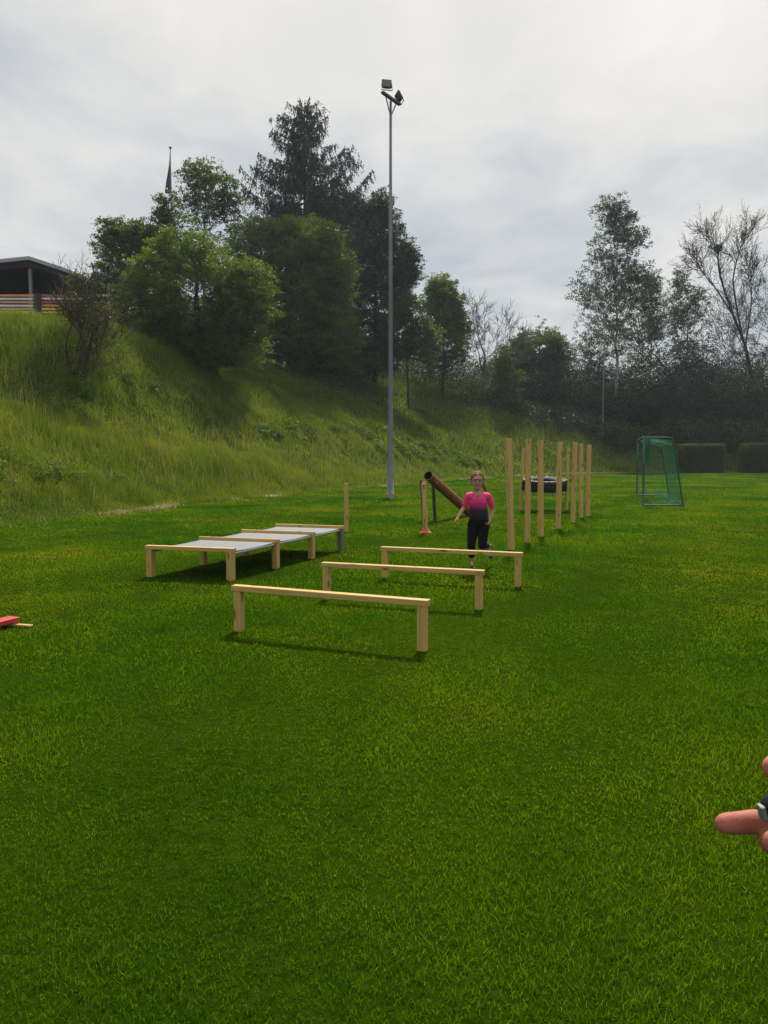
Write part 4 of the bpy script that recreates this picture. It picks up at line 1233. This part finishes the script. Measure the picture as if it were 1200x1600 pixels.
def girl():
    b = G(737, 888); o0 = Vector((at(745, 888, b.y).x, b.y, 0))
    root = empty('person', o0, 'running girl with glasses, ponytail, pink to black shirt and black leggings behind the hurdles', 'person')
    a_ = np.array
    hip, waist, chest, neck = a_([.02, 0, .66]), a_([.02, -.02, .78]), a_([.005, -.035, .95]), a_([-.005, -.045, 1.075])
    hd = a_([-.012, -.075, 1.245])
    rs, re, rw = a_([-.135, -.035, 1.035]), a_([-.185, .02, .865]), a_([-.285, -.07, .725])
    ls, le, lw = a_([.150, -.025, 1.03]), a_([.232, .055, .835]), a_([.172, -.05, .70])
    rh, rk, ra = a_([-.055, 0, .63]), a_([-.088, -.06, .345]), a_([-.070, .015, .085])
    lh, lk, la = a_([.095, 0, .63]), a_([.062, -.09, .335]), a_([.195, .15, .31])
    P = [ell_prim(hip + [0, .005, .0], (.135, .092, .10)), cap_prim(hip, waist, .098, .092, fl=((0, 1, 0), .78)), cap_prim(waist, chest, .095, .112, fl=((0, 1, 0), .75)),
         cap_prim(rs + [.02, 0, -.008], ls - [.02, 0, .008], .046, .046), cap_prim(chest, neck, .085, .045), cap_prim(neck - [0, 0, .03], hd - [0, -.015, .06], .044, .040), ell_prim(neck + [0, -.028, -.028], (.055, .05, .052))]
    P += [cap_prim(rs, re, .040, .031), cap_prim(re, rw, .031, .021), cap_prim(ls, le, .040, .031), cap_prim(le, lw, .031, .021)]
    P += [cap_prim(rh, rk, .078, .050), cap_prim(rk, ra, .050, .029), cap_prim(rk + (ra - rk) * .25 + [0, .015, 0], rk + (ra - rk) * .55, .044, .036),
          cap_prim(lh, lk, .078, .050), cap_prim(lk, la, .050, .029), cap_prim(ra, ra + [-.012, -.12, -.05], .026, .022), cap_prim(la, la + [.015, -.03, -.14], .026, .022)]
    # head: skull, face, jaw, nose, brow, ears
    HS = 1.13
    def hs(L_): return [(np.asarray(hd) + (v_ - hd) * HS, f_) for v_, f_ in L_]
    P += hs([ell_prim(hd + [0, .018, .028], (.077, .092, .092)), ell_prim(hd + [-.003, -.022, -.018], (.064, .062, .092)), ell_prim(hd + [-.005, -.042, -.085], (.034, .034, .030)),
          cap_prim(hd + [-.006, -.082, .012], hd + [-.008, -.096, -.022], .008, .0125), ell_prim(hd + [-.005, -.072, .032], (.048, .016, .012)),
          ell_prim(hd + [-.079, .008, -.005], (.010, .018, .027)), ell_prim(hd + [.073, .015, -.005], (.010, .018, .027)),
          ell_prim(hd + [-.034, -.062, -.030], (.022, .020, .022)), ell_prim(hd + [.024, -.062, -.030], (.022, .020, .022))])
    P += hand_prims(rw, rw - re + a_([-.01, -.04, .02]), (.55, -.2, -.5), (0, -1, .2), .80, [(25, 35, 25), (35, 45, 30), (42, 48, 30), (48, 50, 30)])
    P += hand_prims(lw, lw - le + a_([0, .04, -.02]), (-.8, -.3, 0), (0, -1, .1), .80, [(45, 55, 35), (52, 60, 35), (58, 60, 35), (60, 60, 35)])
    organic('body', P, .0048, skin, root, 4)
    # shirt with its sleeves
    S = [cap_prim(hip + [0, -.005, .07], waist, .140, .130, fl=((0, 1, 0), .80)), cap_prim(waist, chest, .130, .130, fl=((0, 1, 0), .76)), cap_prim(rs + [.02, 0, -.004], ls - [.02, 0, .004], .057, .057),
         cap_prim(chest, neck - [0, 0, .06], .10, .070, fl=((0, 1, 0), .85)), ell_prim(chest + [0, .0, -.02], (.135, .095, .12))]
    for s_, e_ in ((rs, re), (ls, le)): S.append(cap_prim(s_, s_ + (e_ - s_) * .55, .045, .043))
    nk = neck + [0, -.035, .012]
    clip = [(tuple(s_ + (e_ - s_) * .72), tuple((e_ - s_) / np.linalg.norm(e_ - s_))) for s_, e_ in ()]
    sh = organic('shirt', S, .007, shirt_m, root, 5, clip=[((0, 0, .700), (0, 0, -1))])
    C = []
    for s_, e_ in ((rs, re), (ls, le)):
        d = (e_ - s_) / np.linalg.norm(e_ - s_)
        o = organic('sleeve', [cap_prim(s_ + (e_ - s_) * .12, s_ + (e_ - s_) * .80, .045, .047)], .006, coral_m, root, 3, clip=[(tuple(s_ + (e_ - s_) * .72), tuple(d))])
        q = o.modifiers.new('t', 'SOLIDIFY'); q.thickness = .003
    # leggings end below the knee
    K = [ell_prim(hip + [0, .005, .0], (.150, .104, .112)), cap_prim(hip, waist, .106, .098, fl=((0, 1, 0), .80))]
    rc = rk + (ra - rk) * .62; lc = lk + (la - lk) * .68
    K += [cap_prim(rh, rk, .086, .058), cap_prim(rk, rc, .058, .044), cap_prim(lh, lk, .086, .058), cap_prim(lk, lc, .058, .042)]
    organic('leggings', K, .007, leg_m, root, 5)
    # shoes
    def shoe(a, toe, up_):
        a = np.asarray(a); d = np.asarray(toe, float) - a; L_ = np.linalg.norm(d); d /= L_; up_ = np.asarray(up_, float); up_ -= up_.dot(d) * d; up_ /= np.linalg.norm(up_)
        sd = np.cross(d, up_)
        heel = a - d * .035
        e = empty_child = None
        o = organic('shoe', [cap_prim(heel, a + d * .03, .034, .034), cap_prim(a, a + d * L_, .036, .030, fl=(up_, .85)), ell_prim(a + up_ * .02, (.032, .034, .034))], .005, shoe_m, root, 4)
        s2 = organic('sole', [cap_prim(heel - up_ * .030, a + d * (L_ + .004) - up_ * .026, .037, .037, fl=(up_, .30))], .005, sole_m, o, 3)
        return o
    shoe(ra + [0, .0, -.045], ra + [-.018, -.145, -.052], (0, 0, 1))
    shoe(la + [.008, .03, -.015], la + [.028, .0, -.165], (0, -1, -.15))
    # hair
    Hh = [ell_prim(hd + [.003, .036, .038], (.083, .086, .086)), ell_prim(hd + [.003, .028, .058], (.076, .084, .070)), ell_prim(hd + [.004, .06, -.02], (.070, .060, .075))]
    Hh += [cap_prim(hd + [-.020, -.056, .088], hd + [-.070, -.022, .050], .012, .014), cap_prim(hd + [.020, -.055, .088], hd + [.068, -.020, .048], .012, .014), cap_prim(hd + [-.070, -.022, .050], hd + [-.076, .008, .02], .013, .015), cap_prim(hd + [.068, -.020, .048], hd + [.075, .010, .018], .013, .015)]
    organic('hair', hs(Hh), .005, hair_m, root, 5)
    T = [cap_prim(hd + [.03, .12, .02], hd + [.085, .135, -.05], .026, .027), cap_prim(hd + [.085, .135, -.05], hd + [.125, .12, -.12], .027, .020), cap_prim(hd + [.125, .12, -.12], hd + [.135, .10, -.175], .019, .006)]
    organic('ponytail', hs(T), .005, hair_m, root, 3)
    # glasses
    A = Acc()
    for sx_ in (-.036, .027):
        th = np.linspace(0, 2 * np.pi, 21)
        c = hd + [sx_, -.093, .008]
        A.tube(np.stack([c[0] + .027 * np.cos(th), c[1] + .004 * np.cos(th * 2) + np.abs(sx_ + .004) * .1 + 0 * th, c[2] + .019 * np.sin(th)], 1), .0030, 6)
    A.tube(np.array([hd + [-.012, -.095, .012], hd + [-.004, -.099, .014], hd + [.003, -.095, .012]]), .0028, 6)
    for sx_ in (-1, 1): A.tube(np.array([hd + [-.004 + sx_ * .059, -.088, .014], hd + [-.002 + sx_ * .078, -.04, .010], hd + [sx_ * .080, .01, .006]]), .0026, 6)
    A.V = [hd + (v_ - hd) * HS for v_ in A.V]
    A.build('glasses', glass_fr, root)
    for sx_ in (-.034, .025):
        v_, f_ = ell_prim(hd + [sx_, -.078, .006], (.011, .007, .006)); v_ = hd + (v_ - hd) * HS; me = bpy.data.meshes.new('eye'); me.from_pydata(v_.tolist(), [], f_); me.materials.append(eye_m); link(bpy.data.objects.new('eye', me), root)
    v_, f_ = ell_prim(hd + [-.006, -.079, -.054], (.020, .008, .0055)); v_ = hd + (v_ - hd) * HS; me = bpy.data.meshes.new('mouth'); me.from_pydata(v_.tolist(), [], f_); me.materials.append(lip_m); link(bpy.data.objects.new('mouth', me), root)
girl()

def bystander():
    D = .53
    root = empty('person', (1.0, .08, 0), 'bare hand of a bystander reaching in at the right edge with a finger pointing left', 'person')
    O = np.array([1.0, .08, 0]); a_ = np.array
    def px(u, v, dy=0): return a_(at(u, v, D + dy)) - O
    w = px(1440, 1325)
    el, sh_ = a_([.66, .36, 1.13]) - O, a_([.80, .16, 1.40]) - O
    hip, chest, neck, hd = a_([0, 0, .95]), a_([0, 0, 1.28]), a_([0, 0, 1.46]), a_([0, .01, 1.63])
    ls, le, lw = a_([.21, -.02, 1.40]), a_([.27, -.05, 1.13]), a_([.25, .02, .88])
    P = [ell_prim(hip, (.165, .12, .13)), cap_prim(hip, chest, .14, .16, fl=((0, 1, 0), .7)), cap_prim(sh_ + [.03, 0, 0], ls - [.03, 0, 0], .065, .065), cap_prim(chest, neck, .12, .055), cap_prim(neck, hd - [0, 0, .06], .055, .052),
         cap_prim(sh_, el, .052, .042), cap_prim(el, w, .042, .027), cap_prim(ls, le, .052, .042), cap_prim(le, lw, .042, .027),
         ell_prim(hd + [0, -.01, .03], (.082, .10, .10)), ell_prim(hd + [-.01, .03, -.03], (.066, .068, .095)), cap_prim(hd + [0, .095, .01], hd + [0, .108, -.03], .009, .014),
         ell_prim(hd + [-.083, 0, -.01], (.01, .02, .03)), ell_prim(hd + [.083, 0, -.01], (.01, .02, .03))]
    for s_ in (-1, 1): P += [cap_prim([s_ * .09, 0, .92], [s_ * .10, .02, .50], .085, .055), cap_prim([s_ * .10, .02, .50], [s_ * .10, 0, .09], .055, .035), cap_prim([s_ * .10, 0, .06], [s_ * .11, .14, .035], .034, .028)]
    P += hand_prims(lw, (0, .1, -1), (-1, 0, 0), (0, 1, 0), 1, [(15, 20, 15)] * 4)
    organic('body', P, .009, skin_hand, root, 4)
    # the hand in view is finer and runs into the wrist
    Q = [cap_prim(w, px(1400, 1322), .026, .027), ell_prim(px(1350, 1315, .004), (.050, .017, .043))]
    def chain(pts, rr):
        for (p, q), (r0, r1) in zip(zip(pts[:-1], pts[1:]), zip(rr[:-1], rr[1:])): Q.append(cap_prim(p, q, r0, r1, 20))
    chain([px(1318, 1283), px(1250, 1281, -.002), px(1199, 1283), px(1190, 1283.5), px(1181, 1284), px(1134, 1287)], [.0105, .0094, .0089, .0079, .0086, .0074])
    chain([px(1320, 1312), px(1262, 1318, -.022), px(1207, 1317, -.014)], [.0105, .0092, .0084])
    chain([px(1325, 1342), px(1272, 1350, -.026), px(1232, 1350, -.012)], [.010, .0088, .0080])
    chain([px(1338, 1370), px(1295, 1380, -.022), px(1262, 1378, -.010)], [.009, .0080, .0072])
    chain([px(1390, 1280), px(1310, 1222, -.012), px(1250, 1202, -.016), px(1213, 1200, -.014)], [.017, .012, .0105, .0092])
    organic('hand', Q, .0013, skin_hand, root, 4)
    # clothes
    J = [cap_prim(hip, chest, .165, .185, fl=((0, 1, 0), .72)), cap_prim(sh_ + [.03, 0, 0], ls - [.03, 0, 0], .085, .085), cap_prim(sh_, el, .068, .058), cap_prim(el, el + (w - el) * .72, .056, .040),
         cap_prim(ls, le, .068, .056), cap_prim(le, le + (lw - le) * .75, .056, .042)]
    organic('jacket', J, .012, simple('dark_jacket', (.02, .025, .04), .8), root, 4)
    K = [ell_prim(hip, (.18, .135, .13))]
    for s_ in (-1, 1): K += [cap_prim([s_ * .09, 0, .90], [s_ * .10, .02, .50], .10, .072), cap_prim([s_ * .10, .02, .50], [s_ * .10, 0, .14], .072, .058)]
    organic('trousers', K, .012, simple('dark_trousers', (.03, .035, .05), .85), root, 4)
    organic('hair', [ell_prim(hd + [0, -.025, .045], (.092, .10, .10)), ell_prim(hd + [0, -.05, 0], (.085, .07, .10))], .008, hair_m, root, 4)
    for s_ in (-1, 1): organic('shoe', [cap_prim([s_ * .10, -.04, .055], [s_ * .11, .17, .045], .046, .040, fl=((0, 0, 1), .95))], .008, shoe_m, root, 3)
    # dark gadget held by thumb and fingers: a rounded black body with a grey metal tab
    gq = bpy.data.objects.new('tmp', None); bpy.data.objects.remove(gq)
    c = Vector(px(1222, 1262, -.022) + O)
    g = empty('handheld_gadget', c, 'rounded black gadget with a grey metal tab held in the pointing hand', 'gadget')
    organic('casing', [ell_prim((0, 0, 0), (.0155, .007, .0125)), ell_prim((.02, 0, 0), (.022, .0075, .016))], .0012, simple('black_plastic', (.010, .011, .018), .35, 0, .1), g, 4)
    bm = bmesh.new(); add_box(bm, (.0035, .008, .0100), (0, 0, 0))
    o = bmobj('metal_tab', bm, simple('grey_metal', (.20, .21, .21), .6, .3, .05), g, bevel=.001)
    o.location = Vector(px(1191, 1269, -.024) + O) - c; o.rotation_euler = (0, R(-14), 0)
bystander()


bm = bmesh.new(); add_box(bm, (420, 260, 46), (0, 70, 22))
hz = bmobj('haze', bm, None)  # slight haze; volume added to lift dark trees, mostly imitating lens veil
m, t = mat('haze_lens_veil'); o_ = N(t, 'ShaderNodeOutputMaterial'); pv = N(t, 'ShaderNodeVolumePrincipled')
pv.inputs['Color'].default_value = (.80, .88, 1, 1); pv.inputs['Density'].default_value = .00036; pv.inputs['Anisotropy'].default_value = .35
t.links.new(pv.outputs[0], o_.inputs['Volume']); hz.data.materials.append(m)
tag(hz, 'thin pale haze added over the sports field, mostly imitating lens veil', 'haze', kind='stuff')
print('scene built')
